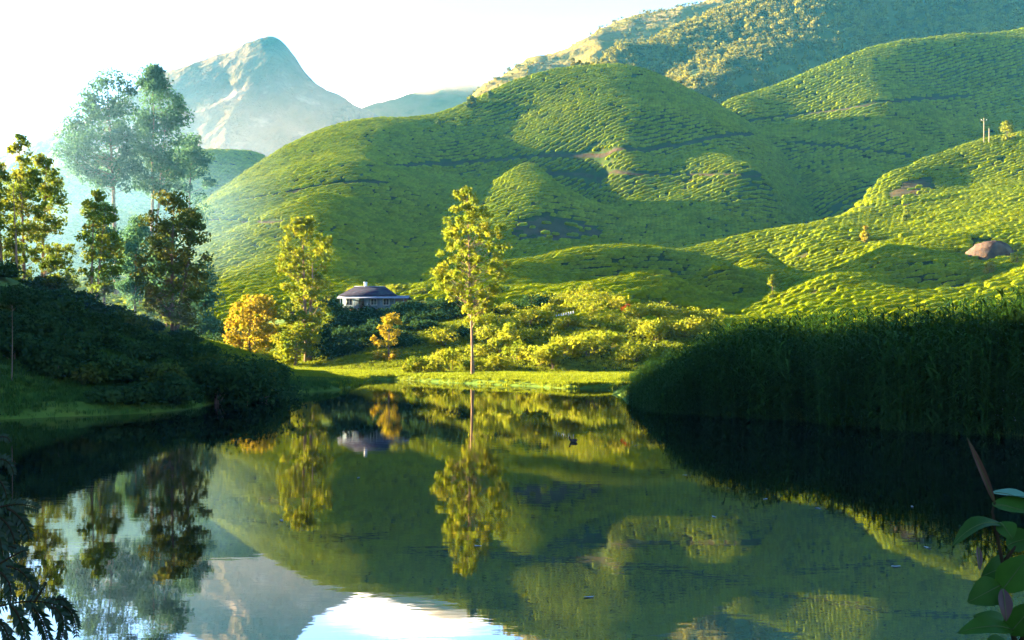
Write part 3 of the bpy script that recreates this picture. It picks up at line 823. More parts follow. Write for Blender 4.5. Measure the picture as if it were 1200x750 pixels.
hill_tree('small brownish tree on the near slope above the bright terraced nose', hill_near, 1015, 285, 20, 14, 'orange', 42)
hill_tree('small thin tree on the near slope below the bare bank', hill_near, 1061, 262, 20, 10, 'gold', 43)
hill_tree('wide flat topped tree at the head of the near slope ridge', hill_near, 960, 259, 21, 30, 'shrub', 44)
hill_tree('small bright tree right beside the brown boulder', hill_near, 1192, 312, 28, 20, 'gold', 45)
hill_tree('small orange tree downhill of the brown boulder', hill_near, 1160, 326, 20, 16, 'orange', 46)
hill_tree('young golden tree above the white fence', hill_near, 672, 352, 18, 16, 'gold', 47)
hill_tree('leafy tree beside the poles on the upper knoll', hill_near, 1180, 166, 24, 22, 'shrub', 48, 280)
for (px, py, hp, wp, lab) in [(552, 125, 16, 16, 'lone dark tree on the skyline of the central hill above the misty ridge'), (514, 145, 8, 7, 'tiny tree where the central hill skyline dips'),
                              (574, 113, 10, 8, 'small skyline tree where the dry mountain meets the central hill')]:
    x, y, z = W(px, py, 452); hill_tree(lab, hill_mid, px, py + 3, hp, wp, 'oak', px)
for i, (px, wp) in enumerate([(672, 9), (680, 11), (694, 10), (706, 9), (715, 8), (688, 7)]):
    Y = 472; b = (px, 84)
    tree('skyline_tree', 'dusky tree in the small row on top of the central hill', 'tree', Y, b, [(68 + i % 3 * 2, px - 1, px + 1), (73, px - wp * .45, px + wp * .45), (80, px - wp * .5, px + wp * .5), (84, px - wp * .4, px + wp * .4)],
         clumps=10, cr=1.1, ln=40, ls=.8, mat='forest', bark='bark_dark', tr=.15, seed=300 + i, group='row of trees on the central hilltop')

# forest on the mountain
def crown_proto(seed, R=4.0, n=110, ls=1.5, mat='forest'):
    r = RS(seed)
    C = np.stack([r.uniform(-.5, .5, 6) * R, r.uniform(-.5, .5, 6) * R, R * (0.5 + r.uniform(0, .9, 6))], 1)
    V, Q = leaf_quads(C, np.full((6, 3), R * .5), n // 6, ls, r)
    return proto('forest_tree_source', mesh_np('forest_crown', V, Q, M[mat]))
fp = [crown_proto(500 + i) for i in range(4)]
r = RS(77)
x0, x1, y0, y1 = hill_forest.box
N = 24000
x = r.uniform(x0, x1, N); y = r.uniform(y0, 900, N); z = hill_forest(x, y)
px, py = proj(np.stack([x, y, z], 1))
k = (px > 640) & (px < 1260) & (py > -120) & (z > 20) & (z > surf_z(x, y) - .5) & (fbm(x, y, 70, 3) + r.uniform(-.3, .3, N) > -.34)
n = k.sum()
scatter('forest_canopy', np.stack([x, y, z], 1)[k], np.stack([r.uniform(-.1, .1, n), r.uniform(-.1, .1, n), r.uniform(0, 6.28, n)], 1), r.uniform(.55, 1.15, (n, 1)) * np.ones((1, 3)), fp,
        label='golden green forest covering the mountain behind the tea hills', category='forest')
N = 9000
x0, x1, y0, y1 = hill_dry.box
x = r.uniform(x0, x1, N); y = r.uniform(y0, 1060, N); z = hill_dry(x, y)
k = (z > 60) & (fbm(x, y, 60, 4) + r.uniform(-.12, .12, N) > 0.10); n = k.sum()
scatter('mountain_scrub', np.stack([x, y, z], 1)[k], np.stack([0 * x[k], 0 * x[k], r.uniform(0, 6.28, n)], 1), r.uniform(.15, .6, (n, 1)) * np.ones((1, 3)), fp,
        label='scattered scrub on the dry grass mountain', category='scrub')

# ------------------------------------------------------------------ shore shrubs
SH = [(486, 430, 30, 24, 122), (508, 428, 34, 26, 121), (530, 426, 34, 34, 124), (578, 428, 40, 26, 122), (606, 426, 32, 24, 126), (632, 427, 40, 30, 123), (662, 427, 36, 30, 125), (690, 427, 40, 34, 124), (716, 428, 32, 26, 126),
      (742, 427, 40, 28, 122), (770, 420, 36, 28, 128), (600, 404, 34, 22, 140), (640, 398, 44, 20, 142), (690, 398, 50, 26, 140), (730, 408, 44, 16, 132), (790, 408, 60, 16, 130), (840, 400, 60, 12, 130), (648, 430, 12, 34, 121), (555, 428, 18, 16, 124),
      (660, 384, 50, 12, 150), (700, 386, 50, 14, 148), (520, 402, 36, 26, 140)]
rs_ = RS(44)
for q in range(34):
    px = rs_.uniform(560, 850); py = rs_.uniform(406 if px > 715 else 384, 424); SH.append((px, py, rs_.uniform(22, 44), rs_.uniform(14, 26), 125 + (424 - py) * .75))
for i, (px, py, w, h, Y) in enumerate(SH):
    x, y, z = W(px, py, Y); k = Y / F
    zz = sz(x, y)
    shrub('shore_shrub', 'rounded yellow-green shrub in the sunlit thicket along the far shore', x, y, w * k * 1.15, h * k * 1.1, mat='shrub' if i % 4 else 'gold', seed=i, group='sunlit shrubs along the far shore', n=9, ln=110, ls=.3)
# dark trees and bushes in the shade below and beside the house
DS = [(385, 424, 40, 44, 168), (410, 424, 50, 48, 170), (438, 424, 50, 42, 172), (475, 424, 46, 50, 168), (500, 424, 44, 60, 160), (398, 385, 40, 22, 186), (480, 395, 50, 44, 165), (585, 412, 40, 46, 152), (615, 410, 40, 34, 152), (560, 415, 50, 50, 156), (525, 420, 50, 52, 158),
      (640, 392, 50, 22, 150), (245, 420, 50, 40, 160), (260, 400, 40, 30, 180), (225, 415, 50, 30, 150), (398, 372, 24, 24, 173), (414, 372, 20, 14, 171), (452, 372, 20, 15, 171), (468, 372, 24, 22, 172), (486, 375, 26, 26, 174), (434, 375, 18, 12, 169)]
for q in range(26):
    px = rs_.uniform(370, 590); py = rs_.uniform(368, 424); DS.append((px, py, rs_.uniform(28, 46), rs_.uniform(16, 28), 140 + (424 - py) * .6))
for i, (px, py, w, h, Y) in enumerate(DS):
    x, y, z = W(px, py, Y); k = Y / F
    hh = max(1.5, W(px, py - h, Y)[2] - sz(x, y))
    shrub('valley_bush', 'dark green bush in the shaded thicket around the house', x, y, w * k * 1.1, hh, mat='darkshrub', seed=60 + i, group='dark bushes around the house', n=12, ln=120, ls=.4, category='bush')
for i, (px, py, w, h, Y) in enumerate([(412, 340, 22, 12, 196), (470, 344, 24, 14, 196), (455, 340, 26, 10, 200), (492, 350, 20, 12, 190)]):
    x, y, z = W(px, py, Y); k = Y / F
    shrub('garden_bush', 'olive gold bush growing right behind the house roof', x, y, w * k, max(1.5, W(px, py - h, Y)[2] - sz(x, y)), mat='gold', seed=90 + i, group='bushes behind the house', n=8, ln=90, ls=.4, category='bush')

# left bank bushes
LB = [(270, 470, 110, 66, 68), (225, 470, 80, 60, 66), (300, 455, 60, 40, 76), (185, 468, 70, 52, 64), (315, 442, 40, 26, 80), (130, 462, 80, 42, 63), (70, 458, 70, 44, 62), (20, 450, 60, 46, 62), (160, 440, 60, 34, 72), (100, 430, 70, 36, 72), (40, 420, 80, 44, 70), (0, 410, 60, 50, 70),
      (60, 390, 60, 32, 78), (110, 400, 50, 28, 80), (20, 372, 50, 36, 78), (150, 412, 50, 30, 82), (190, 420, 60, 34, 84), (235, 425, 50, 32, 82), (170, 398, 36, 22, 92), (80, 372, 50, 22, 86), (130, 385, 40, 20, 90), (215, 402, 40, 22, 95), (-20, 440, 50, 50, 60), (-10, 350, 50, 26, 84), (45, 358, 40, 18, 88),
      (135, 486, 46, 34, 56.5), (170, 484, 52, 42, 57.5), (205, 480, 60, 50, 60), (240, 474, 64, 58, 64), (282, 470, 62, 52, 67.5), (312, 465, 52, 40, 72)]
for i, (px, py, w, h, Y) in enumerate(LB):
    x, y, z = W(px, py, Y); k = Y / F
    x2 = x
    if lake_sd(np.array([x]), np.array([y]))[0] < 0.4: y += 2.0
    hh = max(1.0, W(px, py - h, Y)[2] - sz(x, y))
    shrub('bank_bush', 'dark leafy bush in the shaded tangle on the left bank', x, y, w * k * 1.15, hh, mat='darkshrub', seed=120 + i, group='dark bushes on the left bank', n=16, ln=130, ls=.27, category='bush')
M['oliveshrub'] = leafmat('olive_shrub_leaf', [(.018, .036, .006), (.032, .050, .008), (.050, .056, .010)], 0.5, 0.3, 0.2)
for q, (px, py, w, h, Y, lab) in enumerate([(58, 352, 34, 36, 88, 'tall olive bush standing up from the left bank ridge below the eucalyptus row'), (152, 398, 44, 42, 86, 'loose olive bush in front of the broad oval tree'), (246, 446, 74, 50, 75, 'wide olive bush spilling from the bank spit'),
        (296, 466, 56, 56, 71, 'olive bush overhanging the water at the end of the bank spit'), (196, 474, 56, 60, 62, 'tall ragged olive bush at the water edge of the left bank'), (96, 470, 50, 52, 60, 'upright olive bush above the grassy ledge of the left bank'), (6, 400, 44, 60, 72, 'tall olive bush by the thin stemmed sapling')]):
    x, y, z = W(px, py, Y); k = Y / F
    if lake_sd(np.array([x]), np.array([y]))[0] < 0.4: y += 2.0
    shrub('bank_shrub', lab, x, y, w * k, max(1.2, W(px, py - h, Y)[2] - sz(x, y)), mat='oliveshrub', seed=500 + q, n=13, ln=100, ls=.26)
rb = RS(31)
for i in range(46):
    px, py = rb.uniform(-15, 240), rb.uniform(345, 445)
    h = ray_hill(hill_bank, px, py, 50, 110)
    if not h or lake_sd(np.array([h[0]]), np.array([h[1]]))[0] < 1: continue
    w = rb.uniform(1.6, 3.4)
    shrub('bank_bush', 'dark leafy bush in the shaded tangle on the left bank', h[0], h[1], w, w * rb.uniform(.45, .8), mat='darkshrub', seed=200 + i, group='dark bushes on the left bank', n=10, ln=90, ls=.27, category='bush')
tree('bank_sapling', 'small dark sapling with thin bare stem near the left bank edge', 'tree', 57, (14, 456), [(330, 10, 20), (338, 0, 32), (352, -2, 34), (362, 4, 28)], clumps=14, cr=.45, ln=90, ls=.14, mat='darkshrub', bark='bark_dark', tr=.035, seed=71)

# ------------------------------------------------------------------ grass and reeds
def tuft(seed, nb=14, h=0.5, spread=.25, wd=.02, mat='grass', bend=.4):
    r = RS(seed); V, Q, T = [], [], []
    for i in range(nb):
        th = r.uniform(0, 6.28); q = spread * math.sqrt(r.rand()); d = r.uniform(0, 6.28)
        hh = h * r.uniform(.55, 1.1); b = bend * hh * r.uniform(.2, 1)
        w = wd * r.uniform(.7, 1.3); sx, sy = -math.sin(d) * w, math.cos(d) * w
        x, y = q * math.cos(th), q * math.sin(th)
        n0 = len(V)
        for (t, ww) in ((0, .7), (.4, 1), (.75, .7)):
            cx, cy, cz = x + b * t * t * math.cos(d), y + b * t * t * math.sin(d), hh * t * (1 - .12 * t)
            V += [(cx - sx * ww, cy - sy * ww, cz), (cx + sx * ww, cy + sy * ww, cz)]
        V.append((x + b * math.cos(d), y + b * math.sin(d), hh * .88))
        Q += [(n0, n0 + 1, n0 + 3, n0 + 2), (n0 + 2, n0 + 3, n0 + 5, n0 + 4)]; T.append((n0 + 4, n0 + 5, n0 + 6))
    return proto('grass_tuft_source', mesh_np('tuft', V, [np.array(Q), np.array(T)], M[mat]))
r = RS(5)
def cover(name, label, cat, N, bx, cond, protos, smin, smax, lean=.1):
    x = r.uniform(bx[0], bx[1], N); y = r.uniform(bx[2], bx[3], N)
    d = lake_sd(x, y); k = cond(x, y, d); x, y = x[k], y[k]
    z = surf_z(x, y) - .03; n = len(x)
    k2 = z > -.02; x, y, z = x[k2], y[k2], z[k2]; n = len(x)
    scatter(name, np.stack([x, y, z], 1), np.stack([r.uniform(-lean, lean, n), r.uniform(-lean, lean, n), r.uniform(0, 6.28, n)], 1), r.uniform(smin, smax, (n, 1)) * np.ones((1, 3)), protos, label=label, category=cat)
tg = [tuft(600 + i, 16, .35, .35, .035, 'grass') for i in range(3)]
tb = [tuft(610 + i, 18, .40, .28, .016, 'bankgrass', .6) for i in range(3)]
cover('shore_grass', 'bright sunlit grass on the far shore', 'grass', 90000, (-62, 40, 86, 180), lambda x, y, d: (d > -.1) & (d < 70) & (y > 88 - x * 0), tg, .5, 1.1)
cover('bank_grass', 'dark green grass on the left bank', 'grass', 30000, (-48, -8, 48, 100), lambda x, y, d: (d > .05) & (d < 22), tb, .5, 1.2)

def reed_clump(seed, nb=9):
    "a few canes with long arching leaves; unit height, about one metre wide at full size"
    r = RS(seed); V, Q, T = [], [], []
    for i in range(nb):
        th = r.uniform(0, 6.28); q = .22 * math.sqrt(r.rand())
        x, y = q * math.cos(th), q * math.sin(th)
        hh = r.uniform(.6, 1.0); lx, ly = r.normal(0, .05, 2)
        def stalk(t): return np.array((x + lx * t * t, y + ly * t * t, hh * t))
        for t in np.linspace(.15, .97, 9) + r.uniform(-.04, .04, 9):
            c = stalk(min(t, 1)); a = r.uniform(0, 6.28); L = r.uniform(.14, .30) * (1.15 - .4 * t)
            out = np.array((math.cos(a), math.sin(a), 0)); w = r.uniform(.006, .014); sd = np.array((-math.sin(a), math.cos(a), 0)) * w
            up = r.uniform(.5, 1.0); n0 = len(V)
            for (s_, ww) in ((0, .5), (.35, 1), (.7, .8)):
                p = c + out * L * .75 * s_ + np.array((0, 0, L * up * (s_ - .75 * s_ * s_)))
                V += [p - sd * ww, p + sd * ww]
            V.append(c + out * L * .85 + np.array((0, 0, L * up * .12)))
            Q += [(n0, n0 + 1, n0 + 3, n0 + 2), (n0 + 2, n0 + 3, n0 + 5, n0 + 4)]; T.append((n0 + 4, n0 + 5, n0 + 6))
        n0 = len(V); w = .0025
        a_, b_ = stalk(0), stalk(1)
        V += [a_ - (w, 0, 0), a_ + (w, 0, 0), b_ + (w, 0, 0), b_ - (w, 0, 0)]
        Q.append((n0, n0 + 1, n0 + 2, n0 + 3))
    return proto('reed_source', mesh_np('reed', V, [np.array(Q), np.array(T)], M['reed']))
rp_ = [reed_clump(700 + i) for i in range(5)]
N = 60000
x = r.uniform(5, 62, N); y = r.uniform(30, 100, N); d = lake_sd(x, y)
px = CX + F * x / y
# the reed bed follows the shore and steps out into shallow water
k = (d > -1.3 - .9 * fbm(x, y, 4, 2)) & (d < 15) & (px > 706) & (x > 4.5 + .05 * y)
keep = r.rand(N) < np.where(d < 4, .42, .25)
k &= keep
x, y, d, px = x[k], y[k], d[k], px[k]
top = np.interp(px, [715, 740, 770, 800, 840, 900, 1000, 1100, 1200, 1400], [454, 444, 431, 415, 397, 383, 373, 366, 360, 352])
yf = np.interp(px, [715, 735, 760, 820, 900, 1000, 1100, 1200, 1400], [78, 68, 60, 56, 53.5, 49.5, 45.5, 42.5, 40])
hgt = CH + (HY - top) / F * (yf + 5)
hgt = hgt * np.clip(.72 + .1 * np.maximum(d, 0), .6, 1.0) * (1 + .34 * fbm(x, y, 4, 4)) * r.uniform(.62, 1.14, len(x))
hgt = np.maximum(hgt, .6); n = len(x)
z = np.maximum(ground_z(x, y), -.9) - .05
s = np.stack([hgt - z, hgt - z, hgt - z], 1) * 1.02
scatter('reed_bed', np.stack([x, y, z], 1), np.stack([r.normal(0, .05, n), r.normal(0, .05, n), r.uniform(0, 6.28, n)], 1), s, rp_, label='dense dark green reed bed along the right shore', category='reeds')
kk = (d < 6) & (r.rand(n) < .06)
scatter('tall_reeds', np.stack([x, y, z], 1)[kk], np.stack([r.normal(0, .12, kk.sum()), r.normal(0, .12, kk.sum()), r.uniform(0, 6.28, kk.sum())], 1), (hgt - z)[kk][:, None] * r.uniform(1.02, 1.28, (kk.sum(), 1)) * np.ones((1, 3)), [reed_clump(760 + i, 3) for i in range(4)],
        label='taller ragged canes leaning out above the reed bed', category='reeds')

# ------------------------------------------------------------------ bare earth patches on the slopes
def bare_patch(hill, poly, mat):
    P = np.array(poly, float)
    xs, ys = [], []
    for (px, py) in poly:
        h = ray_hill(hill, px, py, hill.box[2], hill.box[3])
        if h: xs.append(h[0]); ys.append(h[1])
    X, Y = np.meshgrid(np.arange(min(xs) - 1, max(xs) + 1, .8), np.arange(min(ys) - 1, max(ys) + 1, .8))
    Z = hill(X, Y) + .10 + .25 * fbm(X, Y, 2.5, 3)
    px, py = proj(np.stack([X.ravel(), Y.ravel(), Z.ravel()], 1))
    wob = 5 * fbm(X.ravel(), Y.ravel(), 5, 3)
    ins = inpoly(px + wob, py + wob, poly).reshape(X.shape)
    Z = np.where(ins, Z, -20)
    r_, c_ = X.shape
    V = np.stack([X.ravel(), Y.ravel(), Z.ravel()], 1)
    i = (np.arange(r_ - 1)[:, None] * c_ + np.arange(c_ - 1)[None]).ravel()
    Q = np.stack([i, i + 1, i + c_ + 1, i + c_], 1)
    Q = Q[V[Q, 2].min(1) > -10]
    if len(Q): obj('bare_earth', mesh_np('bare_earth', V, Q, mat, True), None, kind='structure')
for nm, h, idx in (('tea_slope_hill', hill_near, (0, 2)), ('central_tea_hill', hill_mid, (0,))):
    for q in idx: bare_patch(h, BARE[nm][q], M['earth'])

# ------------------------------------------------------------------ house
M['limewash'] = surf('limewash', [(.06, .09, .12), (.10, .135, .165), (.13, .155, .175)], 1.2, 0.9, 0.15)
M['slate'] = surf('slate_roof', [(.012, .013, .022), (.02, .02, .03), (.03, .026, .034)], 1.5, 0.7, 0.3, stretch=(1, 1, 3))
M['tin'] = surf('pale_tin', [(.08, .09, .12), (.13, .14, .17)], 2.0, 0.5, 0.2)
M['woodpaint'] = surf('dark_wood', [(.05, .045, .04), (.08, .06, .05)], 3, 0.7)
M['glass'] = surf('window_glass', [(.02, .03, .04), (.03, .04, .05)], 2, 0.1, spec=.5)
M['redwall'] = surf('red_wash', [(.14, .05, .05), (.18, .07, .06)], 1.5, 0.9)
M['white'] = surf('white_paint', [(.38, .38, .37), (.50, .50, .48)], 4, 0.7)
hx, hy, _ = W(434, 366, 181)
hz = sz(hx, hy) - .1
hs = empty('house', (hx, hy, hz), label='long pale blue cottage with dark hipped roof and veranda among bushes', category='house')
obj('plinth', MB().box(-4.9, 6.6, -4.3, 3.3, -1.6, .22).mesh('plinth', M['rock']), hs)
obj('wall', MB().box(-4.6, 4.4, -2.6, 3.0, .2, 2.75).mesh('wall', M['limewash']), hs)
obj('annex_wall', MB().box(4.4, 6.4, -2.0, 2.6, .2, 2.2).mesh('annex_wall', M['redwall']), hs)
ro = obj('roof', MB().add([(-5.2, -3.2, 2.72), (5.0, -3.2, 2.72), (5.0, 3.6, 2.72), (-5.2, 3.6, 2.72), (-2.9, .2, 4.45), (2.7, .2, 4.45), (-5.2, -3.2, 2.6), (5.0, -3.2, 2.6), (5.0, 3.6, 2.6), (-5.2, 3.6, 2.6)],
    [(0, 1, 5, 4), (2, 3, 4, 5), (0, 6, 7, 1), (1, 7, 8, 2), (2, 8, 9, 3), (3, 9, 6, 0), (9, 8, 7, 6)], [(1, 2, 5), (3, 0, 4)]).mesh('roof', M['slate']), hs)
obj('chimney', MB().box(-1.2, -.7, .3, .8, 4.0, 5.2).box(-1.27, -.63, .23, .87, 5.2, 5.32).mesh('chimney', M['white']), ro)
obj('ridge_cap', MB().tube([(-2.95, .2, 4.48), (2.75, .2, 4.48)], .09, 6).mesh('ridge_cap', M['tin']), ro)
obj('veranda_roof', MB().add([(-5.3, -4.5, 2.15), (7.4, -4.5, 2.15), (7.4, -2.5, 2.68), (-5.3, -2.5, 2.68), (-5.3, -4.5, 2.08), (7.4, -4.5, 2.08), (7.4, -2.5, 2.60), (-5.3, -2.5, 2.60)],
    [(0, 1, 2, 3), (7, 6, 5, 4), (0, 4, 5, 1), (1, 5, 6, 2), (2, 6, 7, 3), (3, 7, 4, 0)]).mesh('veranda_roof', M['tin']), hs)
obj('annex_roof', MB().box(4.3, 7.2, -2.55, 3.0, 2.2, 2.5).mesh('annex_roof', M['slate']), hs)
for x in (-4.7, -2.3, .1, 2.5, 4.9, 6.5):
    obj('post', MB().box(x - .06, x + .06, -4.25, -4.11, .2, 2.2).mesh('post', M['limewash']), hs)
for x, d in ((-3.4, 0), (-1.2, 1), (1.0, 0), (3.2, 0)):
    if d:
        dd = obj('door', MB().box(x - .45, x + .45, -2.66, -2.58, .22, 2.2).mesh('door', M['woodpaint']), hs)
        obj('handle', MB().box(x + .3, x + .36, -2.72, -2.66, 1.15, 1.3).mesh('handle', M['tin']), dd)
    else:
        w = obj('window', MB().box(x - .5, x + .5, -2.64, -2.58, 1.0, 2.1).mesh('window', M['glass']), hs)
        fr = MB()
        for (a, b_, c_, d_) in ((x - .58, x - .48, .95, 2.15), (x + .48, x + .58, .95, 2.15), (x - .48, x + .48, .95, 1.04), (x - .48, x + .48, 2.06, 2.15), (x - .03, x + .03, 1.04, 2.06)):
            fr.box(a, b_, -2.69, -2.57, c_, d_)
        obj('frame', fr.mesh('frame', M['white']), w)

# ------------------------------------------------------------------ boulder, fence, poles, red shrub
def rock_mesh(seed, sx, sy, sz_, mat, nu=22, nv=12):
    V = []
    for j in range(nv + 1):
        a = math.pi * j / nv
        for i in range(nu):
            t = 2 * math.pi * i / nu
            d = np.array([math.sin(a) * math.cos(t), math.sin(a) * math.sin(t), math.cos(a)])
            k = 1 + .28 * float(fbm(np.array([d[0] * 2 + seed + d[2]]), np.array([d[1] * 2 + 7 - d[2]]), 1.0, 4)[0])
            V.append(d * k * (sx, sy, sz_))
    Q = [(j * nu + i, (j + 1) * nu + i, (j + 1) * nu + (i + 1) % nu, j * nu + (i + 1) % nu) for j in range(nv) for i in range(nu)]
    return mesh_np('boulder', V, np.array(Q), mat, False)
h = ray_hill(hill_near, 1162, 303, 120, 300)
o = obj('boulder', rock_mesh(3, 3.9, 3.0, 2.6, M['rock']), None, (h[0], h[1] + 1.2, sz(*h) + .5), label='big rounded brown boulder set in the near tea slope', category='boulder')

h = ray_hill(hill_near, 662, 376, 120, 300)
fz = sz(*h)
fn = empty('picket_fence', (h[0], h[1], fz), label='short white picket fence at the foot of the near slope', category='fence')
for i in range(8):
    x = -1.2 + i * .34
    zz = sz(h[0] + x, h[1]) - fz
    obj('picket', MB().add([(x - .07, -.02, zz - .2), (x + .07, -.02, zz - .2), (x + .07, -.02, zz + 1.0), (x, -.02, zz + 1.15), (x - .07, -.02, zz + 1.0), (x - .07, .02, zz - .2), (x + .07, .02, zz - .2), (x + .07, .02, zz + 1.0), (x, .02, zz + 1.15), (x - .07, .02, zz + 1.0)],
        [(0, 5, 6, 1), (1, 6, 7, 2), (2, 7, 8, 3), (3, 8, 9, 4), (4, 9, 5, 0), (0, 1, 2, 4), (9, 7, 6, 5)], [(2, 3, 4), (9, 8, 7)]).mesh('picket', M['white']), fn)
zl, zr = sz(h[0] - 1.2, h[1]) - fz, sz(h[0] + 1.2, h[1]) - fz
for q in (.35, .8):
    obj('rail', MB().tube([(-1.3, .05, zl + q), (1.3, .05, zr + q)], .035, 4).mesh('rail', M['white']), fn)

M['polewood'] = surf('weathered_pole', [(.10, .085, .06), (.16, .13, .09)], 2, 0.9)
for px, top, lab in ((1153, 138, 'taller thin wooden pole with crossarm on the upper knoll'), (1159, 150, 'shorter bare wooden pole beside the taller one on the knoll')):
    h = ray_hill(hill_near, px, 170, 260, 340) or (W(px, 170, 308)[0], 308)
    bz = sz(*h); k = h[1] / F; ht = max(4.0, CH + (HY - top) * k - bz)
    e = empty('utility_pole', (h[0], h[1], bz), label=lab, category='pole')
    obj('pole', MB().tube([(0, 0, -.4), (.03, 0, ht * .5), (0, 0, ht)], [.16, .14, .10], 8).mesh('pole', M['polewood'], True), e)
    if px == 1153:
        obj('crossarm', MB().box(-.9, .9, -.16, -.06, ht - .9, ht - .75).mesh('crossarm', M['polewood']), e)
        for x in (-.8, .8): obj('insulator', MB().tube([(x, -.11, ht - .76), (x, -.11, ht - .5)], .06, 6).mesh('insulator', M['white']), e)
M['redleaf'] = leafmat('red_leaf', [(.09, .016, .006), (.13, .03, .008)], 0.8, 0.35, 0.1)
h = ray_hill(hill_near, 735, 372, 120, 300)
shrub('red_shrub', 'small red flowering shrub against the bare earth bank', h[0], h[1], 1.3, 2.2, mat='redleaf', seed=901, n=6, ln=70, ls=.25)

# ------------------------------------------------------------------ duck
M['duck'] = surf('duck_feather', [(.012, .011, .010), (.035, .028, .022)], 12, .8)
M['beak'] = surf('duck_beak', [(.28, .17, .04), (.35, .22, .05)], 12, .6)
def duck(label, px, py, face):
    x, y = shore(px, py)
    e = empty('duck', (x, y, 0), label=label, category='duck'); e.rotation_euler.z = face; e.scale = (.8, .8, .8)
    prof = [(-.20, .015, .11), (-.16, .045, .10), (-.10, .085, .07), (0, .10, .06), (.09, .085, .06), (.14, .055, .09), (.165, .038, .14), (.175, .032, .19), (.19, .042, .225), (.215, .038, .235), (.235, .02, .23)]
    P = np.array([(a, 0, c) for a, b_, c in prof]); Rr = [b_ for a, b_, c in prof]
    obj('body', MB().tube(P, Rr, 12).mesh('duck_body', M['duck'], True), e)
    obj('beak', MB().tube([(.23, 0, .228), (.265, 0, .222), (.285, 0, .22)], [.016, .014, .006], 6).mesh('beak', M['beak'], True), e)
duck('dark little duck swimming on the lake near the reeds', 672, 518, math.pi * .96)

# ------------------------------------------------------------------ floating leaves, pale blossoms of sky set in the reeds as flakes
M['leafglint'] = surf('pale_leaf_and_glint', [(.10, .12, .13), (.17, .18, .18)], 20, .8)  # shared by the floating leaves and the painted sky glints
def float_leaf(seed, L=.09):
    r_ = RS(seed); V = [(0, 0, .012)]; k = 9
    for i in range(k):
        t = 2 * math.pi * i / k; q = L * (.55 + .45 * abs(math.cos(t))) * r_.uniform(.85, 1.1)
        V.append((q * math.cos(t), q * .55 * math.sin(t), .004 + .02 * abs(math.cos(t)) * r_.rand()))
    return mesh_np('floating_leaf', V, np.array([(0, 1 + i, 1 + (i + 1) % k) for i in range(k)]), M['leafglint'])
fl = [float_leaf(i) for i in range(3)]
for i, (px, py) in enumerate([(803, 557), (837, 606), (897, 585), (960, 596), (1069, 594), (1050, 664), (1087, 642), (745, 522), (560, 640), (420, 560), (690, 700), (330, 610)]):
    x, y = shore(px, py)
    o = obj('floating_leaf', fl[i % 3], None, (x, y, .002), label='tiny pale leaf floating on the lake', category='leaf', group='leaves floating on the lake')
    o.rotation_euler.z = i * 1.9
def glint():  # white flakes stand in for glints of sky among the reeds
    V, Q = [], []
    for i in range(5):
        a = 2 * math.pi * i / 5; c, s_ = math.cos(a), math.sin(a); n0 = len(V)
        V += [(0, 0, 0), (.5 * c - .3 * s_, -.25, .5 * s_ + .3 * c), (c, -.1, s_), (.5 * c + .3 * s_, -.25, .5 * s_ - .3 * c)]; Q.append((n0, n0 + 1, n0 + 2, n0 + 3))
    return proto('glint_source', mesh_np('glint', V, np.array(Q), M['leafglint']))
rq = RS(12); n = 60
px = np.concatenate([rq.uniform(1085, 1195, 45), rq.uniform(860, 1085, 15)])
yy = np.interp(px, [820, 900, 1000, 1100, 1200], [55.5, 52.6, 48.3, 44.3, 41.2]) + rq.uniform(-.2, .5, n)
zz = rq.uniform(.2, 1.9, n) * np.where(px > 1085, 1, .7)
scatter('reed_glints', np.stack([(px - CX) / F * yy, yy, zz], 1), np.stack([rq.uniform(-.5, .5, n), rq.uniform(-.5, .5, n), rq.uniform(-.6, .6, n)], 1), rq.uniform(.02, .05, (n, 1)) * np.ones((1, 3)), [glint()],
        label='tiny white flakes for sky blossoms speckling the dark foot of the reed bed', category='glints')

# ------------------------------------------------------------------ foreground plants on the near bank
def leaf_mesh(A, B, w, droop, mat, up=(0, -.6, .8), fold=.25, nl=9, nw=5, name='leaf'):
    A, B = np.array(A, float), np.array(B, float)
    ax = B - A; L = np.linalg.norm(ax); ax /= L
    up = np.array(up, float); side = np.cross(ax, up); side /= np.linalg.norm(side); nrm = np.cross(side, ax)
    V = []
    for i in range(nl):
        t = i / (nl - 1)
        ww = w * max(.02, math.sin(math.pi * min(t * .96 + .03, 1) ** .85) ** .8) * .5
        for j in range(nw):
            u = -1 + 2 * j / (nw - 1)
            V.append(A + ax * L * t + side * u * ww + nrm * (abs(u) * fold * ww + droop * L * math.sin(math.pi * t) + .03 * w * math.sin(9 * t + 3 * u)))
    Q = [(i * nw + j, i * nw + j + 1, (i + 1) * nw + j + 1, (i + 1) * nw + j) for i in range(nl - 1) for j in range(nw - 1)]
    return mesh_np(name, V, np.array(Q), mat, True)
M['broadleaf'] = leafmat('broad_leaf', [(.012, .040, .004), (.020, .058, .006)], 12, .35, .2, gloss=.06)
M['paleleaf'] = leafmat('pale_leaf', [(.03, .09, .05), (.05, .12, .07)], 12, .35, .1, gloss=.08)
M['brownleaf'] = leafmat('red_brown_leaf', [(.022, .008, .004), (.036, .012, .005)], 14, .3, .1, gloss=.3)
M['rib'] = surf('leaf_rib', [(.035, .055, .018), (.05, .07, .024)], 14, .6)
M['stem'] = surf('green_stem', [(.010, .013, .005), (.02, .013, .008)], 14, .7)
YP = 1.9
def fp_(px, py, dy=0.0): return np.array(W(px, py, YP + dy))
g0 = (1.02, YP + .05, 1.9)
pl = empty('broadleaf_shrub', (1.02, YP + .05, sz(1.02, YP)), label='broad leaved shrub with red young leaves on the near bank', category='shrub')
off = np.array(pl.location)
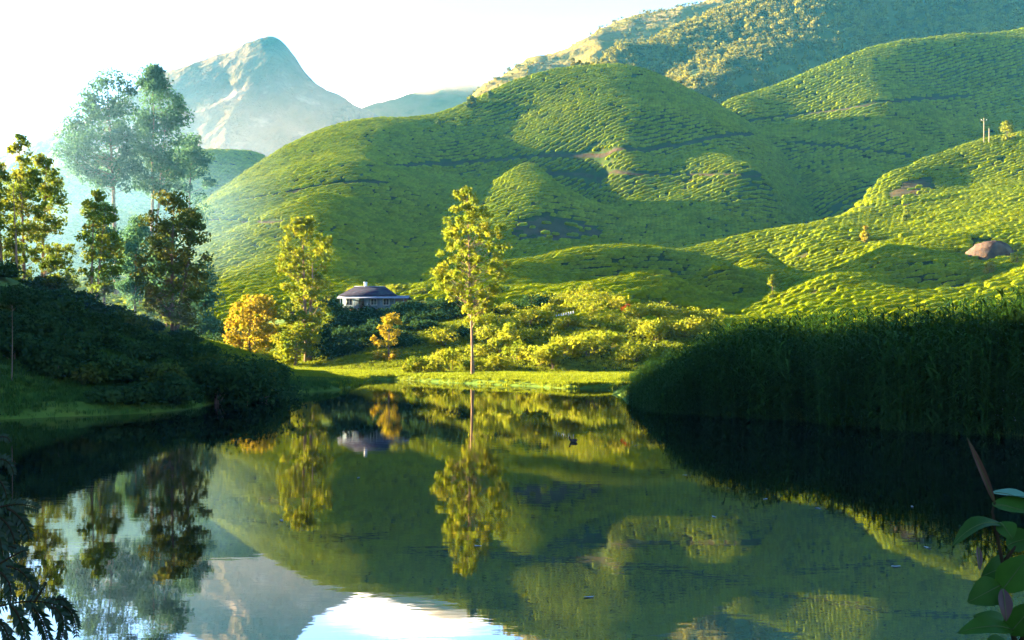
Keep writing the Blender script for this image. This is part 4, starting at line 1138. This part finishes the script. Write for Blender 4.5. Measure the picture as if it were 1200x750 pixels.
LV = [((1166, 590), (1133, 512), 8, .02, 'brownleaf', 0, (0, -1, .1)), ((1162, 578), (1222, 590), 30, .05, 'paleleaf', .03, (0, -.15, 1)), ((1163, 592), (1225, 606), 40, .05, 'broadleaf', 0, (0, -.4, 1)),
      ((1178, 616), (1116, 640), 24, .22, 'broadleaf', -.03, (0, -.35, 1)), ((1172, 612), (1186, 632), 24, .1, 'broadleaf', -.04, (0, -1, .3)), ((1146, 640), (1148, 669), 8, .02, 'brownleaf', -.03, (.2, -1, .1)),
      ((1174, 692), (1206, 650), 36, .06, 'broadleaf', -.05, (-.3, -1, .4)), ((1172, 686), (1134, 706), 34, .12, 'broadleaf', -.05, (.1, -.9, .5)), ((1175, 690), (1179, 728), 16, .04, 'brownleaf', -.08, (0, -1, .1)),
      ((1186, 738), (1122, 742), 26, .14, 'broadleaf', -.06, (0, -.6, .8)), ((1182, 742), (1214, 706), 34, .08, 'broadleaf', -.05, (0, -.9, .5)), ((1188, 735), (1140, 722), 20, .1, 'broadleaf', .05, (0, -.6, .8)), ((1190, 660), (1150, 676), 30, .1, 'broadleaf', .05, (0, -.8, .5)),
      ((1190, 760), (1150, 768), 34, .1, 'broadleaf', -.03, (0, -.6, .8)), ((1180, 640), (1215, 628), 30, .1, 'broadleaf', .04, (0, -.7, .6))]
kp = YP / F
for (a, b_, w, dr, m, dy, up) in LV:
    me = leaf_mesh(fp_(*a, dy) - off, fp_(*b_, dy - .02) - off, w * kp, dr, M[m], up)
    lo = obj('leaf', me, pl)
    rib = np.array([me.vertices[i * 5 + 2].co[:] for i in range(9)])
    nv_ = np.array(up) / np.linalg.norm(up)
    obj('midrib', MB().tube(rib + nv_ * .0004, np.linspace(.0011, .0004, 9), 5).mesh('midrib', M['rib'], True), lo)
stem = [fp_(1166, 588), fp_(1163, 600), fp_(1168, 625), fp_(1175, 660), fp_(1178, 700), fp_(1188, 745), fp_(1196, 800), np.array([1.02, YP + .05, sz(1.02, YP) - .05])]
obj('stem', MB().tube(np.array(stem) - off, [.0022, .0028, .003, .0035, .004, .005, .006, .009], 7).mesh('stem', M['stem'], True), pl)
for a, b_ in (((1190, 760), (1230, 700)), ((1175, 660), (1190, 640))):
    A, B = fp_(*a), fp_(*b_)
    obj('twig', MB().tube(np.array([A, (A + B) / 2 + (.004, 0, .004), B]) - off, [.004, .003, .002], 6).mesh('twig', M['stem'], True), pl)

M['featherleaf'] = leafmat('feathery_leaf', [(.004, .016, .005), (.008, .024, .007)], 14, .3, .15, gloss=.2)
YL = 2.2; kl = YL / F
fx, fy = -1.62, 2.35
fs = empty('feathery_shrub', (fx, fy, sz(fx, fy)), label='dark feathery leaved branches reaching over the water from near bank', category='shrub')
off2 = np.array(fs.location)
rr = RS(88)
FR = [((-40, 725), (20, 706), (66, 709), 1.0), ((52, 708), (68, 702), (78, 706), .6), ((62, 709), (82, 716), (90, 747), .9), ((60, 711), (74, 728), (68, 762), 1.0), ((30, 706), (48, 726), (58, 760), 1.1), ((12, 708), (26, 732), (30, 765), 1.0), ((-10, 716), (8, 742), (14, 770), 1.0),
      ((-30, 680), (14, 652), (30, 646), .8), ((-5, 664), (22, 668), (38, 690), 1.0), ((-8, 666), (10, 682), (12, 708), .9), ((-30, 650), (0, 640), (22, 644), .7), ((-40, 610), (10, 592), (46, 597), .9), ((8, 595), (26, 610), (34, 632), .9), ((-6, 602), (12, 620), (18, 648), 1.0), ((-14, 606), (-2, 628), (4, 655), 1.0),
      ((-30, 550), (2, 538), (16, 556), .7), ((-30, 560), (-4, 560), (8, 584), .8), ((-30, 525), (0, 512), (12, 518), .5), ((34, 707), (40, 694), (46, 684), .3), ((40, 706), (50, 690), (54, 682), .3)]
tips = []
for (a, m_, b_, sc_) in FR:
    dy = rr.uniform(-.12, .12)
    A, Mm, B = [np.array(W(*q, YL + dy)) for q in (a, m_, b_)]
    t = np.linspace(0, 1, 17)[:, None]
    C = (1 - t) ** 2 * A + 2 * t * (1 - t) * (2 * Mm - (A + B) / 2) + t ** 2 * B
    C = C - off2
    mb = MB().tube(C, np.linspace(.0032, .001, 17), 5)
    fr = obj('twig', mb.mesh('twig', M['stem'], True), fs)
    lf = MB()
    T = np.gradient(C, axis=0); T /= np.linalg.norm(T, axis=1)[:, None]
    n_l = 22
    for i in range(n_l):
        q = 3 + 13 * i / n_l if a[0] < -8 else 1 + 15 * i / n_l
        c = np.array([np.interp(q, range(17), C[:, z_]) for z_ in range(3)]); tt = T[min(int(q), 16)]
        for sg in (-1, 1):
            sd = np.cross(tt, (rr.uniform(-.3, .3), -1, rr.uniform(-.2, .5))) * sg
            sd = sd / np.linalg.norm(sd) + tt * .45 + np.array([0, rr.uniform(-.3, .3), -.35])
            sd /= np.linalg.norm(sd)
            L = rr.uniform(9, 15) * kl * sc_ * (1 - .5 * abs(i / n_l - .4)); w = np.cross(sd, (rr.uniform(-.5, .5), -1, rr.uniform(-.5, .5))); w = w / np.linalg.norm(w) * L * .19
            e_ = np.array([0, 0, -L * .12])
            lf.add([c, c + sd * L * .4 + w, c + sd * L + e_, c + sd * L * .4 - w], [(0, 1, 2, 3)])
    obj('leaflets', lf.mesh('leaflets', M['featherleaf']), fr)
    tips.append(A)
main = np.array([(fx, fy, sz(fx, fy) - .05), (fx + .03, fy - .03, 2.6), (fx + .1, fy - .08, 3.1), (fx + .16, fy - .1, 3.5), (fx + .2, fy - .1, 3.75)])
obj('stem', MB().tube(main - off2, [.018, .015, .012, .008, .004], 7).mesh('stem', M['stem'], True), fs)
for A in tips:
    if A[0] < -1.14:
        s0 = np.array([np.interp(A[2] - .08, main[:, 2], main[:, z_]) for z_ in range(3)])
        obj('twig', MB().tube(np.array([s0, (s0 + A) / 2 + (0, 0, .02), A]) - off2, [.006, .0045, .0032], 6).mesh('twig', M['stem'], True), fs)

# ------------------------------------------------------------------ haze and mist
def volume(name, V, Q, density, color, aniso, **kw):
    m, n, l, out = new_mat(name)
    v = n.new('ShaderNodeVolumePrincipled')
    v.inputs['Color'].default_value = (*color, 1); v.inputs['Density'].default_value = density; v.inputs['Anisotropy'].default_value = aniso
    l.new(v.outputs[0], out.inputs['Volume'])
    return obj(name, mesh_np(name, V, Q, m), None, kind='stuff', **kw)
b = MB().box(-1260, 1200, -160, 2420, -14, 640)
volume('haze', np.vstack(b.V), np.vstack(b.Q), 0.42e-4, (.10, .58, 1.0), .0, label='thin blue haze filling the valley', category='haze')
def puff(label, px, py, Y, rx, ry, rz, dens, col=(.85, .94, 1.0), seed=0):
    "a bank of mist, densest at its heart and thinning to nothing at its rim"
    V = []; nu, nv = 28, 14
    for j in range(nv + 1):
        a = math.pi * j / nv
        for i in range(nu):
            t = 2 * math.pi * i / nu
            V.append((math.sin(a) * math.cos(t), math.sin(a) * math.sin(t), math.cos(a)))
    Q = np.array([(j * nu + i, (j + 1) * nu + i, (j + 1) * nu + (i + 1) % nu, j * nu + (i + 1) % nu) for j in range(nv) for i in range(nu)])
    m, n, l, out = new_mat('mist')
    v = n.new('ShaderNodeVolumePrincipled'); v.inputs['Color'].default_value = (*col, 1); v.inputs['Anisotropy'].default_value = .3
    tc = n.new('ShaderNodeTexCoord'); g = n.new('ShaderNodeTexGradient'); g.gradient_type = 'SPHERICAL'
    nz = n.new('ShaderNodeTexNoise'); nz.inputs['Scale'].default_value = 2.2; nz.inputs['Detail'].default_value = 3
    mr = n.new('ShaderNodeMapRange'); mr.inputs['From Min'].default_value = .35; mr.inputs['From Max'].default_value = .65; mr.inputs['To Min'].default_value = .25; mr.inputs['To Max'].default_value = 1.5
    mu = n.new('ShaderNodeMath'); mu.operation = 'MULTIPLY'; mu2 = n.new('ShaderNodeMath'); mu2.operation = 'MULTIPLY'; mu2.inputs[1].default_value = dens
    l.new(tc.outputs['Object'], g.inputs['Vector']); l.new(tc.outputs['Object'], nz.inputs['Vector']); l.new(nz.outputs['Fac'], mr.inputs[0])
    l.new(g.outputs['Fac'], mu.inputs[0]); l.new(mr.outputs[0], mu.inputs[1]); l.new(mu.outputs[0], mu2.inputs[0]); l.new(mu2.outputs[0], v.inputs['Density'])
    l.new(v.outputs[0], out.inputs['Volume'])
    o = obj('mist', mesh_np('mist', V, Q, m), None, W(px, py, Y), kind='stuff', label=label, category='mist')
    o.scale = (rx, ry, rz)
puff('blue mist drifting through the tall trees behind the left bank', 100, 245, 230, 50, 75, 42, .0017, (.35, .68, 1.0), seed=2)
puff('thin blue mist added to tint the shaded left bank', 10, 385, 90, 19, 18, 6, .006, (.35, .65, 1.0), seed=3)  # added veil: blues the slope and sets it behind the bushes
puff('pale mist lying over the gap beside the far ridge', 490, 125, 1800, 210, 170, 78, .012, (1.0, .90, .80), seed=5)
puff('thin warm mist added to fade and redden the rocky peak', 290, 190, 1400, 420, 240, 170, .00022, (1.0, .82, .74), seed=8)  # added veil: fades the peak and lends it red
